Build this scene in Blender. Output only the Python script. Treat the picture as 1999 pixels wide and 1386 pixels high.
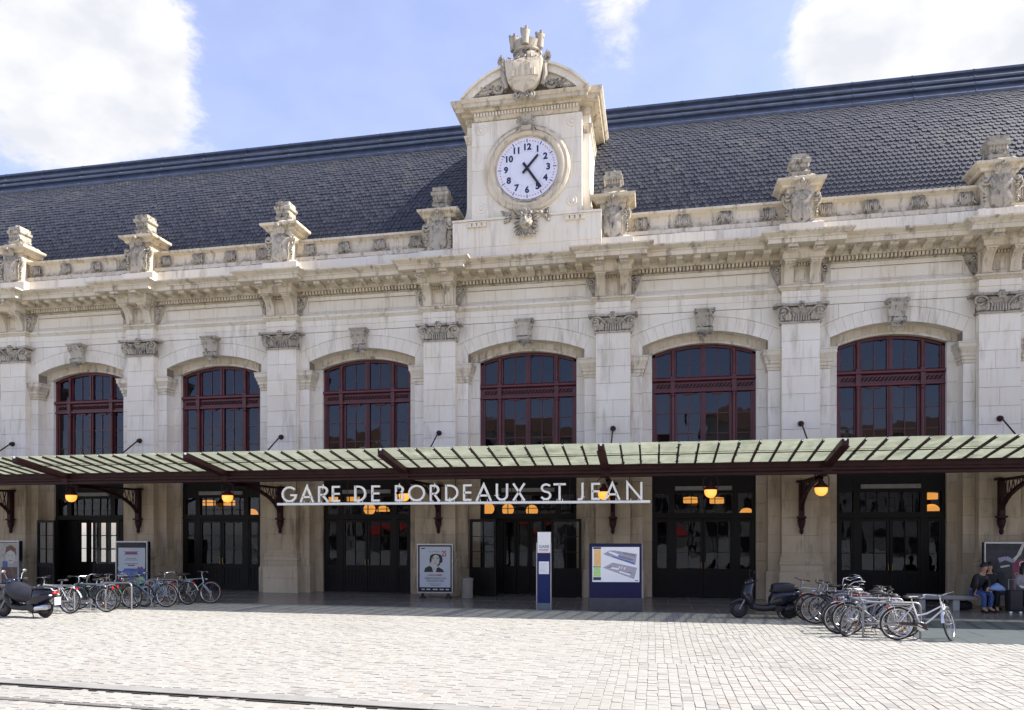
import bpy, bmesh, math, random
from mathutils import Vector, Matrix
R = math.radians
scene = bpy.context.scene
for o in list(bpy.data.objects): bpy.data.objects.remove(o, do_unlink=True)
COL = scene.collection
rnd = random.Random(7)

# ---------------------------------------------------------------- camera
CAM_D, CAM_H, CAM_YAW = 25.9, 2.4, math.atan(280/1434.0)
cam_d = bpy.data.cameras.new('camera'); cam = bpy.data.objects.new('camera', cam_d); COL.objects.link(cam)
cam.location = (0, -CAM_D, CAM_H); cam.rotation_euler = (R(90), 0, CAM_YAW)
cam_d.sensor_fit = 'HORIZONTAL'; cam_d.sensor_width = 36.0; cam_d.lens = 36*1434/1999.0
cam_d.shift_y = 339/1999.0; cam_d.clip_start = 0.1; cam_d.clip_end = 3000
scene.camera = cam

# ---------------------------------------------------------------- sun, sky, exposure
SUN_EL, SUN_AZ = R(46), R(5)           # azimuth from +X towards +Y: the sun stands right of and a little behind the facade
sun_d = bpy.data.lights.new('sun', 'SUN'); sun_d.energy = 4.6; sun_d.angle = R(0.53); sun_d.color = (1, .95, .87)
sun = bpy.data.objects.new('sun', sun_d); COL.objects.link(sun)
sv = Vector((math.cos(SUN_EL)*math.cos(SUN_AZ), math.cos(SUN_EL)*math.sin(SUN_AZ), math.sin(SUN_EL)))
sun.rotation_euler = sv.to_track_quat('Z', 'Y').to_euler(); sun.location = (30, 10, 40)
world = bpy.data.worlds.new('World'); scene.world = world; world.use_nodes = True
def build_world():
    nt = world.node_tree; nt.nodes.clear()
    N = lambda t: nt.nodes.new(t); L = nt.links.new
    out = N('ShaderNodeOutputWorld'); bg = N('ShaderNodeBackground'); bg.inputs[1].default_value = 0.13
    sky = N('ShaderNodeTexSky'); sky.sky_type = 'NISHITA'; sky.sun_disc = False
    sky.sun_elevation = SUN_EL; sky.sun_rotation = R(90)-SUN_AZ
    sky.altitude = 20; sky.air_density = 1.0; sky.dust_density = 0.8; sky.ozone_density = 4.0
    tc = N('ShaderNodeTexCoord')
    n1 = N('ShaderNodeTexNoise'); n1.inputs['Scale'].default_value = 6.0; n1.inputs['Detail'].default_value = 12; n1.inputs['Roughness'].default_value = .68
    n1.inputs['Distortion'].default_value = .25
    mp = N('ShaderNodeMapping'); mp.inputs['Scale'].default_value = (1, 1, 1.7); mp.inputs['Location'].default_value = (1.3, .4, 2.1)
    L(tc.outputs['Generated'], mp.inputs[0]); L(mp.outputs[0], n1.inputs['Vector'])
    def pix_dir(x, y):
        u = (x-1000)/1434.; v = (1032-y)/1434.; c, s = math.cos(CAM_YAW), math.sin(CAM_YAW)
        return Vector((u*c-s, u*s+c, v)).normalized()
    val = n1.outputs['Fac']
    # cloud banks of this sky: direction of centre, reach, weight (the noise frays them)
    for (x, y, r, w) in [(170, 60, .17, .24), (260, 170, .13, .22), (60, 250, .12, .16), (1900, 50, .20, .42), (1690, 45, .12, .26), (1170, 95, .075, .135), (1215, 10, .06, .15),
                         (640, 130, .20, -.30), (1400, 60, .10, -.2), (480, 40, .07, -.12), (860, 90, .15, -.3)]:
        d = N('ShaderNodeVectorMath'); d.operation = 'DISTANCE'; d.inputs[1].default_value = pix_dir(x, y); L(tc.outputs['Generated'], d.inputs[0])
        m = N('ShaderNodeMapRange'); m.interpolation_type = 'SMOOTHSTEP'
        m.inputs['From Min'].default_value = 0; m.inputs['From Max'].default_value = r
        m.inputs['To Min'].default_value = w; m.inputs['To Max'].default_value = 0
        L(d.outputs['Value'], m.inputs['Value'])
        a = N('ShaderNodeMath'); a.operation = 'ADD'; L(val, a.inputs[0]); L(m.outputs[0], a.inputs[1]); val = a.outputs[0]
    cr = N('ShaderNodeMapRange'); cr.interpolation_type = 'SMOOTHSTEP'
    cr.inputs['From Min'].default_value = .53; cr.inputs['From Max'].default_value = .72; cr.inputs['To Min'].default_value = .24; L(val, cr.inputs['Value'])
    mx = N('ShaderNodeMix'); mx.data_type = 'RGBA'
    tint = N('ShaderNodeMix'); tint.data_type = 'RGBA'; tint.blend_type = 'MULTIPLY'; tint.inputs[0].default_value = 1.0; tint.inputs[7].default_value = (1.10, .895, .97, 1); L(sky.outputs[0], tint.inputs[6])
    n2 = N('ShaderNodeTexNoise'); n2.inputs['Scale'].default_value = 13; n2.inputs['Detail'].default_value = 8; L(mp.outputs[0], n2.inputs['Vector'])
    cm = N('ShaderNodeMix'); cm.data_type = 'RGBA'; cm.inputs[6].default_value = CLOUD_SHADE; cm.inputs[7].default_value = CLOUD
    n3 = N('ShaderNodeMapRange'); n3.inputs['From Min'].default_value = .35; n3.inputs['From Max'].default_value = .6; L(n2.outputs['Fac'], n3.inputs['Value']); L(n3.outputs[0], cm.inputs[0])
    L(cr.outputs[0], mx.inputs[0]); L(tint.outputs[2], mx.inputs[6]); L(cm.outputs[2], mx.inputs[7])
    L(mx.outputs[2], bg.inputs[0]); L(bg.outputs[0], out.inputs[0])
CLOUD, CLOUD_SHADE = (3.0, 3.0, 3.05, 1), (2.45, 2.5, 2.7, 1)
build_world()
vs = scene.view_settings; vs.view_transform = 'Standard'; vs.look = 'None'; vs.gamma = 1; vs.exposure = 1.42; vs.use_curve_mapping = False

# ---------------------------------------------------------------- mesh builder
class MB:
    def __init__(s): s.v = []; s.f = []; s.M = None
    def add(s, vs, fs):
        b = len(s.v)
        if s.M is not None: vs = [tuple(s.M @ Vector(p)) for p in vs]
        s.v.extend(vs); s.f.extend([tuple(i+b for i in f) for f in fs]); return s
    def box(s, x0, x1, y0, y1, z0, z1):
        return s.add([(x0,y0,z0),(x1,y0,z0),(x1,y1,z0),(x0,y1,z0),(x0,y0,z1),(x1,y0,z1),(x1,y1,z1),(x0,y1,z1)],
                     [(0,3,2,1),(4,5,6,7),(0,1,5,4),(1,2,6,5),(2,3,7,6),(3,0,4,7)])
    def cb(s, c, d): return s.box(c[0]-d[0]/2, c[0]+d[0]/2, c[1]-d[1]/2, c[1]+d[1]/2, c[2]-d[2]/2, c[2]+d[2]/2)
    def block(s, x0, x1, yf, yb, z0, z1, ch=.005):      # dressed stone: chamfered front arris
        return s.add([(x0+ch,yf,z0+ch),(x1-ch,yf,z0+ch),(x1-ch,yf,z1-ch),(x0+ch,yf,z1-ch),
                      (x0,yf+ch,z0),(x1,yf+ch,z0),(x1,yf+ch,z1),(x0,yf+ch,z1),(x0,yb,z0),(x1,yb,z0),(x1,yb,z1),(x0,yb,z1)],
                     [(0,1,2,3),(4,5,1,0),(5,6,2,1),(6,7,3,2),(7,4,0,3),(8,9,5,4),(9,10,6,5),(10,11,7,6),(11,8,4,7)])
    def px(s, prof, x0, x1):                            # (y,z) profile extruded along x
        n = len(prof)
        return s.add([(x0,y,z) for y,z in prof]+[(x1,y,z) for y,z in prof],
                     [(i,(i+1)%n,n+(i+1)%n,n+i) for i in range(n)]+[tuple(range(n-1,-1,-1)), tuple(range(n,2*n))])
    def py(s, poly, y0, y1):                            # (x,z) polygon extruded along y
        n = len(poly)
        return s.add([(x,y0,z) for x,z in poly]+[(x,y1,z) for x,z in poly],
                     [((i+1)%n,i,n+i,n+(i+1)%n) for i in range(n)]+[tuple(range(n)), tuple(range(2*n-1,n-1,-1))])
    def pz(s, poly, z0, z1):
        n = len(poly)
        return s.add([(x,y,z0) for x,y in poly]+[(x,y,z1) for x,y in poly],
                     [(i,(i+1)%n,n+(i+1)%n,n+i) for i in range(n)]+[tuple(range(n-1,-1,-1)), tuple(range(n,2*n))])
    def U(s, prof, x0, x1, yf, yb):                     # (out,z) profile returned round three sides of a block
        vs = []
        for o, z in prof: vs += [(x0-o,yb,z),(x0-o,yf-o,z),(x1+o,yf-o,z),(x1+o,yb,z)]
        fs = []
        for i in range(len(prof)-1):
            a, b = 4*i, 4*i+4
            for k in range(3): fs.append((a+k,a+k+1,b+k+1,b+k))
            fs.append((a+3,a,b,b+3))
        e = 4*len(prof)-4
        fs += [(3,2,1,0),(e,e+1,e+2,e+3)]
        return s.add(vs, fs)
    def tube(s, pts, r, n=6, closed=False):
        pts = [Vector(p) for p in pts]; m = len(pts)
        rr = r if isinstance(r, (list, tuple)) else [r]*m
        vs = []; fs = []; up = None
        for i, p in enumerate(pts):
            if closed: t = pts[(i+1)%m]-pts[i-1]
            else: t = pts[min(i+1,m-1)]-pts[max(i-1,0)]
            t = t.normalized() if t.length > 1e-9 else Vector((0,0,1))
            if up is None:
                up = Vector((0,0,1)) if abs(t.z) < .9 else Vector((0,1,0))
            a = t.cross(up)
            if a.length < 1e-6: a = t.cross(Vector((1,0,0)))
            a.normalize(); b = a.cross(t).normalized(); up = b
            for k in range(n):
                q = 2*math.pi*k/n
                vs.append(tuple(p+(a*math.cos(q)+b*math.sin(q))*rr[i]))
        for i in range(m if closed else m-1):
            j = (i+1)%m
            for k in range(n): fs.append((i*n+k, i*n+(k+1)%n, j*n+(k+1)%n, j*n+k))
        if not closed: fs += [tuple(range(n-1,-1,-1)), tuple(range((m-1)*n,m*n))]
        return s.add(vs, fs)
    def lathe(s, prof, c=(0,0,0), n=14, axis='z', a0=0, a1=2*math.pi):
        full = abs(a1-a0-2*math.pi) < 1e-6; k = n if full else n+1
        vs = []; fs = []
        for r, h in prof:
            for i in range(k):
                a = a0+(a1-a0)*i/n; x, y = r*math.cos(a), r*math.sin(a)
                p = (x,y,h) if axis == 'z' else ((x,h,y) if axis == 'y' else (h,x,y))
                vs.append((c[0]+p[0],c[1]+p[1],c[2]+p[2]))
        for j in range(len(prof)-1):
            for i in range(n if full else n):
                q = (i+1)%k if full else i+1
                fs.append((j*k+i,j*k+q,(j+1)*k+q,(j+1)*k+i))
        fs += [tuple(range(k-1,-1,-1)), tuple(range((len(prof)-1)*k,len(prof)*k))]
        return s.add(vs, fs)
    def ball(s, c, r, nu=10, nv=6):
        if not isinstance(r, (tuple, list)): r = (r,r,r)
        vs = [(c[0],c[1],c[2]-r[2])]; fs = []
        for j in range(1, nv):
            t = -math.pi/2+math.pi*j/nv
            for i in range(nu):
                a = 2*math.pi*i/nu
                vs.append((c[0]+r[0]*math.cos(t)*math.cos(a), c[1]+r[1]*math.cos(t)*math.sin(a), c[2]+r[2]*math.sin(t)))
        vs.append((c[0],c[1],c[2]+r[2])); e = len(vs)-1
        for i in range(nu):
            fs.append((0,1+(i+1)%nu,1+i)); fs.append((e,e-nu+i,e-nu+(i+1)%nu))
            for j in range(nv-2): fs.append((1+j*nu+i,1+j*nu+(i+1)%nu,1+(j+1)*nu+(i+1)%nu,1+(j+1)*nu+i))
        return s.add(vs, fs)
    def loft(s, rings, cap=True):
        n = len(rings[0]); vs = [p for r in rings for p in r]; fs = []
        for i in range(len(rings)-1):
            for k in range(n): fs.append((i*n+k,i*n+(k+1)%n,(i+1)*n+(k+1)%n,(i+1)*n+k))
        if cap: fs += [tuple(range(n-1,-1,-1)), tuple(range((len(rings)-1)*n,len(rings)*n))]
        return s.add(vs, fs)
    def leaf(s, p, d, up, ln, w, curl=.4, n=5):         # carved leaf: ribbed ribbon that curls over at its tip
        p, d, up = Vector(p), Vector(d).normalized(), Vector(up).normalized()
        sd = d.cross(up).normalized(); vs = []; fs = []
        for i in range(n+1):
            t = i/n; q = p+d*(ln*t*(1-.25*curl*t))+up*(ln*curl*t*t)
            ww = w*math.sin(math.pi*min(.97, .18+.8*t))*(1+.22*(i%2))
            vs += [tuple(q-sd*ww-up*.012), tuple(q+up*.35*w), tuple(q+sd*ww-up*.012), tuple(q-up*.03)]
        for i in range(n):
            a, b = 4*i, 4*i+4
            for k in range(4): fs.append((a+k,a+(k+1)%4,b+(k+1)%4,b+k))
        fs += [(3,2,1,0),(4*n,4*n+1,4*n+2,4*n+3)]
        return s.add(vs, fs)
    def scroll(s, cx, y, cz, r0, r1, a0, turns, tr, sgn=1, n=20, seg=6):   # spiral volute in an x-z plane
        pts = []; rr = []
        for i in range(n+1):
            t = i/n; a = a0+sgn*2*math.pi*turns*t; r = r0+(r1-r0)*t
            pts.append((cx+r*math.cos(a), y-.03*t, cz+r*math.sin(a))); rr.append(tr*(1-.45*t))
        s.tube(pts, rr, seg); s.ball((cx,y-.04,cz), tr*1.2, 8, 5); return s
    def obj(s, name, m, parent=None, loc=None, smooth=None, kind=None):
        me = bpy.data.meshes.new(name); me.from_pydata(s.v, [], s.f)
        bm = bmesh.new(); bm.from_mesh(me); bmesh.ops.recalc_face_normals(bm, faces=bm.faces); bm.to_mesh(me); bm.free()
        if smooth:
            for p in me.polygons: p.use_smooth = True
            me.set_sharp_from_angle(angle=R(smooth))
        me.materials.append(m)
        return mobj(name, me, parent, loc, kind=kind)
def mobj(name, me, parent=None, loc=None, rot=None, scale=None, kind=None):
    o = bpy.data.objects.new(name, me); COL.objects.link(o)
    if parent is not None: o.parent = parent
    if loc is not None: o.location = loc
    if rot is not None: o.rotation_euler = rot
    if scale is not None: o.scale = scale
    if kind: o['kind'] = kind
    return o
def empty(name, loc=(0,0,0), rz=0, parent=None):
    o = bpy.data.objects.new(name, None); COL.objects.link(o); o.location = loc; o.rotation_euler = (0,0,rz)
    o.empty_display_size = .2
    if parent is not None: o.parent = parent
    return o
def tag(o, label, cat, group=None):
    o['label'] = label; o['category'] = cat
    if group: o['group'] = group
    return o
def struct(o): o['kind'] = 'structure'; return o

# ---------------------------------------------------------------- materials
def nodes(name):
    m = bpy.data.materials.new(name); m.use_nodes = True
    nt = m.node_tree; return m, nt, nt.nodes['Principled BSDF'], nt.nodes.new, nt.links.new
def world_pos(N, L, scale=(1,1,1)):
    g = N('ShaderNodeNewGeometry'); mp = N('ShaderNodeMapping'); mp.inputs['Scale'].default_value = scale
    L(g.outputs['Position'], mp.inputs[0]); return mp.outputs[0]
def noise(N, L, vec, sc, det=4, rough=.55):
    n = N('ShaderNodeTexNoise'); n.inputs['Scale'].default_value = sc; n.inputs['Detail'].default_value = det; n.inputs['Roughness'].default_value = rough
    L(vec, n.inputs['Vector']); return n.outputs['Fac']
def ramp(N, L, fac, a, b):
    r = N('ShaderNodeMapRange'); r.inputs['From Min'].default_value = a; r.inputs['From Max'].default_value = b; L(fac, r.inputs['Value']); return r.outputs[0]
def mixc(N, L, fac, a, b, mode='MIX'):
    m = N('ShaderNodeMix'); m.data_type = 'RGBA'; m.blend_type = mode
    if isinstance(fac, float): m.inputs[0].default_value = fac
    else: L(fac, m.inputs[0])
    for i, c in ((6, a), (7, b)):
        if isinstance(c, tuple): m.inputs[i].default_value = c+(1,)
        else: L(c, m.inputs[i])
    return m.outputs[2]
def rand_fac(N, L):                                     # one random number per loose piece, in one mesh or in many objects
    g = N('ShaderNodeNewGeometry'); oi = N('ShaderNodeObjectInfo'); a = N('ShaderNodeMath'); a.operation = 'ADD'; f = N('ShaderNodeMath'); f.operation = 'FRACT'
    L(g.outputs['Random Per Island'], a.inputs[0]); L(oi.outputs['Random'], a.inputs[1]); L(a.outputs[0], f.inputs[0]); return f.outputs[0]
def bump(N, L, bsdf, h, strength, dist=.02):
    b = N('ShaderNodeBump'); b.inputs['Strength'].default_value = strength; b.inputs['Distance'].default_value = dist
    L(h, b.inputs['Height']); L(b.outputs[0], bsdf.inputs['Normal'])
def stone(name, light, dark, stain, amount=.5, var=.12, rough=.85, ss=(2.6, 2.6, .42), crust=0., streak=.0, cr=(.25,.8)):
    m, nt, B, N, L = nodes(name)
    p = world_pos(N, L); big = noise(N, L, p, .55, 5, .6); c = mixc(N, L, ramp(N, L, big, .35, .68), light, dark)
    st = noise(N, L, world_pos(N, L, ss), 1.0, 7, .68)
    c = mixc(N, L, ramp(N, L, st, .53, .53+.42*(1.1-amount)), c, stain)
    if streak:                                          # narrow rain streaks
        sk = noise(N, L, world_pos(N, L, (11, 11, .55)), 1.0, 5, .6); ms = noise(N, L, world_pos(N, L, (1, 1, .8)), .9, 3, .5)
        mm = N('ShaderNodeMath'); mm.operation = 'MULTIPLY'; L(ramp(N, L, sk, .5, .72), mm.inputs[0]); L(ramp(N, L, ms, .45, .7), mm.inputs[1])
        m2 = N('ShaderNodeMath'); m2.operation = 'MULTIPLY'; L(mm.outputs[0], m2.inputs[0]); m2.inputs[1].default_value = streak; c = mixc(N, L, m2.outputs[0], c, stain)
    if crust:                                           # black lichen crust that grows on upward ledges
        g = N('ShaderNodeNewGeometry'); sx = N('ShaderNodeSeparateXYZ'); L(g.outputs['Normal'], sx.inputs[0]); cn = noise(N, L, p, 5.5, 6, .7)
        mm = N('ShaderNodeMath'); mm.operation = 'MULTIPLY'; L(ramp(N, L, sx.outputs['Z'], *cr), mm.inputs[0]); L(ramp(N, L, cn, .38, .58), mm.inputs[1])
        m2 = N('ShaderNodeMath'); m2.operation = 'MULTIPLY'; L(mm.outputs[0], m2.inputs[0]); m2.inputs[1].default_value = crust; c = mixc(N, L, m2.outputs[0], c, (.035,.032,.027))
    rf = rand_fac(N, L); v = ramp(N, L, rf, 0, 1); hv = N('ShaderNodeHueSaturation')
    mr = N('ShaderNodeMapRange'); mr.inputs['To Min'].default_value = 1-var; mr.inputs['To Max'].default_value = 1+var*.6; L(v, mr.inputs['Value'])
    L(mr.outputs[0], hv.inputs['Value']); L(c, hv.inputs['Color'])
    fine = noise(N, L, p, 38, 5, .7); c2 = mixc(N, L, ramp(N, L, fine, .62, .8), hv.outputs[0], stain)
    sm = N('ShaderNodeMix'); sm.data_type = 'RGBA'; sm.inputs[0].default_value = .35; L(hv.outputs[0], sm.inputs[6]); L(c2, sm.inputs[7])
    L(sm.outputs[2], B.inputs['Base Color']); B.inputs['Roughness'].default_value = rough; B.inputs['Specular IOR Level'].default_value = .25
    bump(N, L, B, fine, .25, .012); return m
def plain(name, col, rough=.5, metal=0., var=.15, sc=6., spec=.5, bmp=0.):
    m, nt, B, N, L = nodes(name); p = world_pos(N, L); n = noise(N, L, p, sc, 5, .6)
    c = mixc(N, L, ramp(N, L, n, .3, .7), tuple(x*(1-var) for x in col), tuple(min(1, x*(1+var)) for x in col))
    L(c, B.inputs['Base Color']); B.inputs['Roughness'].default_value = rough; B.inputs['Metallic'].default_value = metal; B.inputs['Specular IOR Level'].default_value = spec
    if bmp: bump(N, L, B, noise(N, L, p, sc*8, 4), bmp, .01)
    return m
def emit(name, col, st, base=(.8,.5,.2)):
    m, nt, B, N, L = nodes(name); B.inputs['Base Color'].default_value = base+(1,); B.inputs['Emission Color'].default_value = col+(1,); B.inputs['Emission Strength'].default_value = st; return m
def schlick(N, L, f0, k=1.0):
    g = N('ShaderNodeNewGeometry'); d = N('ShaderNodeVectorMath'); d.operation = 'DOT_PRODUCT'; L(g.outputs['Normal'], d.inputs[0]); L(g.outputs['Incoming'], d.inputs[1])
    def m(op, a, b=None):
        n = N('ShaderNodeMath'); n.operation = op
        for i, q in enumerate((a, b)):
            if q is None: continue
            if isinstance(q, (int, float)): n.inputs[i].default_value = q
            else: L(q, n.inputs[i])
        return n.outputs[0]
    c = m('POWER', m('SUBTRACT', 1.0, m('ABSOLUTE', d.outputs['Value'])), 5.0); return m('ADD', f0, m('MULTIPLY', c, k*(1-f0)))
def pane_glass(name, tint, refl=1.0, wave=.0):
    m, nt, B, N, L = nodes(name); nt.nodes.remove(B); out = nt.nodes['Material Output']
    t = N('ShaderNodeBsdfTransparent'); t.inputs[0].default_value = tint+(1,); g = N('ShaderNodeBsdfGlossy'); g.inputs['Roughness'].default_value = .015
    g.inputs[0].default_value = (refl*.78, refl*.86, refl, 1)
    f = schlick(N, L, .05); mx = N('ShaderNodeMixShader')
    b = N('ShaderNodeBump'); b.inputs['Strength'].default_value = wave; b.inputs['Distance'].default_value = .02
    L(noise(N, L, world_pos(N, L, (1,1,.6)), 1.7, 2, .4), b.inputs['Height']); L(b.outputs[0], g.inputs['Normal'])
    L(f, mx.inputs[0]); L(t.outputs[0], mx.inputs[1]); L(g.outputs[0], mx.inputs[2]); L(mx.outputs[0], out.inputs[0]); return m
M = {}
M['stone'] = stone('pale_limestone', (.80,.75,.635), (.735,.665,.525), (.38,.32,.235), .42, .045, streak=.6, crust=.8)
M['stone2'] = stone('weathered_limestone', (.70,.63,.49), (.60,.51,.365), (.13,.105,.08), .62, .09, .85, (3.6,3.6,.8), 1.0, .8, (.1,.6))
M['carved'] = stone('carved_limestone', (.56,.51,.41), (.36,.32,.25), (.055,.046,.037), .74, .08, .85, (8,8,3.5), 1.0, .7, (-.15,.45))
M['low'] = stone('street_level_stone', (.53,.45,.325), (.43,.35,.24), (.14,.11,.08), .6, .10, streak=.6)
M['mortar'] = plain('mortar', (.24,.205,.16), .95)
M['maroon'] = plain('maroon_paint', (.085,.015,.017), .38, 0, .25, 3)
M['maroon_dark'] = plain('maroon_ironwork', (.028,.007,.009), .5, 0, .3, 4, .25)
M['door'] = plain('black_brown_door_paint', (.0075,.0065,.006), .5, 0, .2, 4, .2)
M['glass'] = pane_glass('window_glass', (.36,.38,.46), .95, .2)
M['doorglass'] = pane_glass('door_glass', (.75,.75,.72), .75, .28)
M['zinc'] = plain('zinc_sheet', (.085,.105,.15), .42, .55, .22, 2.5)
M['steel'] = plain('galvanised_steel', (.27,.27,.275), .45, .8, .12, 8)
M['chrome'] = plain('bright_chrome', (.50,.50,.515), .18, 1., .04, 8)
M['rubber'] = plain('black_rubber', (.012,.012,.013), .75, 0, .2, 20)
M['black'] = plain('black_plastic', (.010,.010,.012), .32, 0, .2, 10)
M['gloss_black'] = plain('dark_blue_black_lacquer', (.008,.009,.018), .12, 0, .1, 3)
M['white'] = plain('white_enamel', (.80,.80,.79), .35, 0, .03, 5)
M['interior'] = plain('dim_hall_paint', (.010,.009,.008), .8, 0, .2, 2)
M['lampglow'] = emit('amber_lamp_glass', (1., .30, .02), .62)
M['lampcore'] = emit('lamp_filament', (1., .72, .3), 14.)
M['shadeglow'] = emit('amber_pendant_shade', (1., .43, .09), .38)
def slate_mat():
    m, nt, B, N, L = nodes('natural_slate'); rf = rand_fac(N, L); p = world_pos(N, L)
    c = mixc(N, L, rf, (.031,.034,.046), (.052,.055,.066)); li = noise(N, L, p, .8, 6, .65)
    c = mixc(N, L, ramp(N, L, li, .55, .95), c, (.12,.115,.10)); L(c, B.inputs['Base Color'])
    B.inputs['Roughness'].default_value = .5; B.inputs['Specular IOR Level'].default_value = .45
    bump(N, L, B, noise(N, L, p, 30, 4), .3, .01); return m
M['slate'] = slate_mat()
def canopy_mat():
    m, nt, B, N, L = nodes('cast_canopy_glass'); nt.nodes.remove(B); out = nt.nodes['Material Output']
    p = world_pos(N, L); d = noise(N, L, p, 2.2, 6, .65); rf = rand_fac(N, L)
    c = mixc(N, L, ramp(N, L, d, .35, .72), (.30,.325,.25), (.12,.135,.10)); c = mixc(N, L, ramp(N, L, rf, .2, 1.3), c, (.25,.27,.215))
    tr = N('ShaderNodeBsdfTranslucent'); L(c, tr.inputs[0]); df = N('ShaderNodeBsdfDiffuse'); L(c, df.inputs[0])
    gl = N('ShaderNodeBsdfGlossy'); gl.inputs['Roughness'].default_value = .12; tp = N('ShaderNodeBsdfTransparent'); tp.inputs[0].default_value = (.78,.84,.72,1)
    a = N('ShaderNodeMixShader'); a.inputs[0].default_value = .25; L(tr.outputs[0], a.inputs[1]); L(df.outputs[0], a.inputs[2])
    b = N('ShaderNodeMixShader'); b.inputs[0].default_value = .16; L(a.outputs[0], b.inputs[1]); L(tp.outputs[0], b.inputs[2])
    f = schlick(N, L, .03, .18); e = N('ShaderNodeMixShader'); L(f, e.inputs[0]); L(b.outputs[0], e.inputs[1]); L(gl.outputs[0], e.inputs[2])
    L(e.outputs[0], out.inputs[0]); return m
M['canopyglass'] = canopy_mat()
def paver_mat():
    m, nt, B, N, L = nodes('limestone_setts'); rf = rand_fac(N, L); p = world_pos(N, L)
    c = mixc(N, L, rf, (.262,.257,.236), (.292,.286,.262)); r2 = N('ShaderNodeMath'); r2.operation = 'MULTIPLY'; r2.inputs[1].default_value = 17.3; L(rf, r2.inputs[0])
    r3 = N('ShaderNodeMath'); r3.operation = 'FRACT'; L(r2.outputs[0], r3.inputs[0])
    c = mixc(N, L, ramp(N, L, r3.outputs[0], .90, .97), c, (.212,.207,.193)); r4 = N('ShaderNodeMath'); r4.operation = 'MULTIPLY'; r4.inputs[1].default_value = 5.7; L(rf, r4.inputs[0])
    r5 = N('ShaderNodeMath'); r5.operation = 'FRACT'; L(r4.outputs[0], r5.inputs[0]); c = mixc(N, L, ramp(N, L, r5.outputs[0], .90, .96), c, (.262,.24,.212))
    n = noise(N, L, p, 14, 5, .65); c = mixc(N, L, ramp(N, L, n, .5, .8), c, (.23,.219,.19))
    big = noise(N, L, p, .35, 4, .6); c = mixc(N, L, ramp(N, L, big, .52, .75), c, (.235,.226,.202))
    L(c, B.inputs['Base Color']); B.inputs['Roughness'].default_value = .8; bump(N, L, B, n, .3, .01); return m
M['paver'] = paver_mat()
M['joint'] = plain('sandy_joint', (.25,.243,.222), .95, 0, .2, 9)
M['slab'] = plain('honed_granite_slab', (.21,.195,.175), .22, 0, .12, 5, .5)
M['bluestone'] = plain('blue_grey_paving', (.062,.077,.083), .55, 0, .10, 3)
# ================================================================ setting: ground
PX = [-31.4, -25.66, -19.81, -13.80, -7.64, -1.43, 4.68, 10.56, 16.5]
def ground_sheet():
    o = MB().add([(-400,-400,-.06),(400,-400,-.06),(400,400,-.06),(-400,400,-.06)], [(0,1,2,3)]).obj('ground', M['far_paving']); struct(o)
def far_paving_mat():
    m, nt, B, N, L = nodes('distant_setts'); br = N('ShaderNodeTexBrick'); br.inputs['Scale'].default_value = 1.0
    L(world_pos(N, L, (1,1,1)), br.inputs['Vector']); br.inputs['Color1'].default_value = (.27,.26,.235,1); br.inputs['Color2'].default_value = (.245,.237,.21,1); br.inputs['Mortar'].default_value = (.19,.18,.155,1)
    br.inputs['Brick Width'].default_value = .2; br.inputs['Row Height'].default_value = .155; br.inputs['Mortar Size'].default_value = .006
    L(br.outputs[0], B.inputs['Base Color']); B.inputs['Roughness'].default_value = .85; return m
M['far_paving'] = far_paving_mat(); ground_sheet()
def band_y(x): return -15.94-.0475*(x+10.29)            # near edge of the tram track strip, in y at x
def in_blue(x, y): return y > -8.95 and x > 6.15+(-6.8-y)*-.12 and x > 5.75 and y < -4.95
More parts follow.
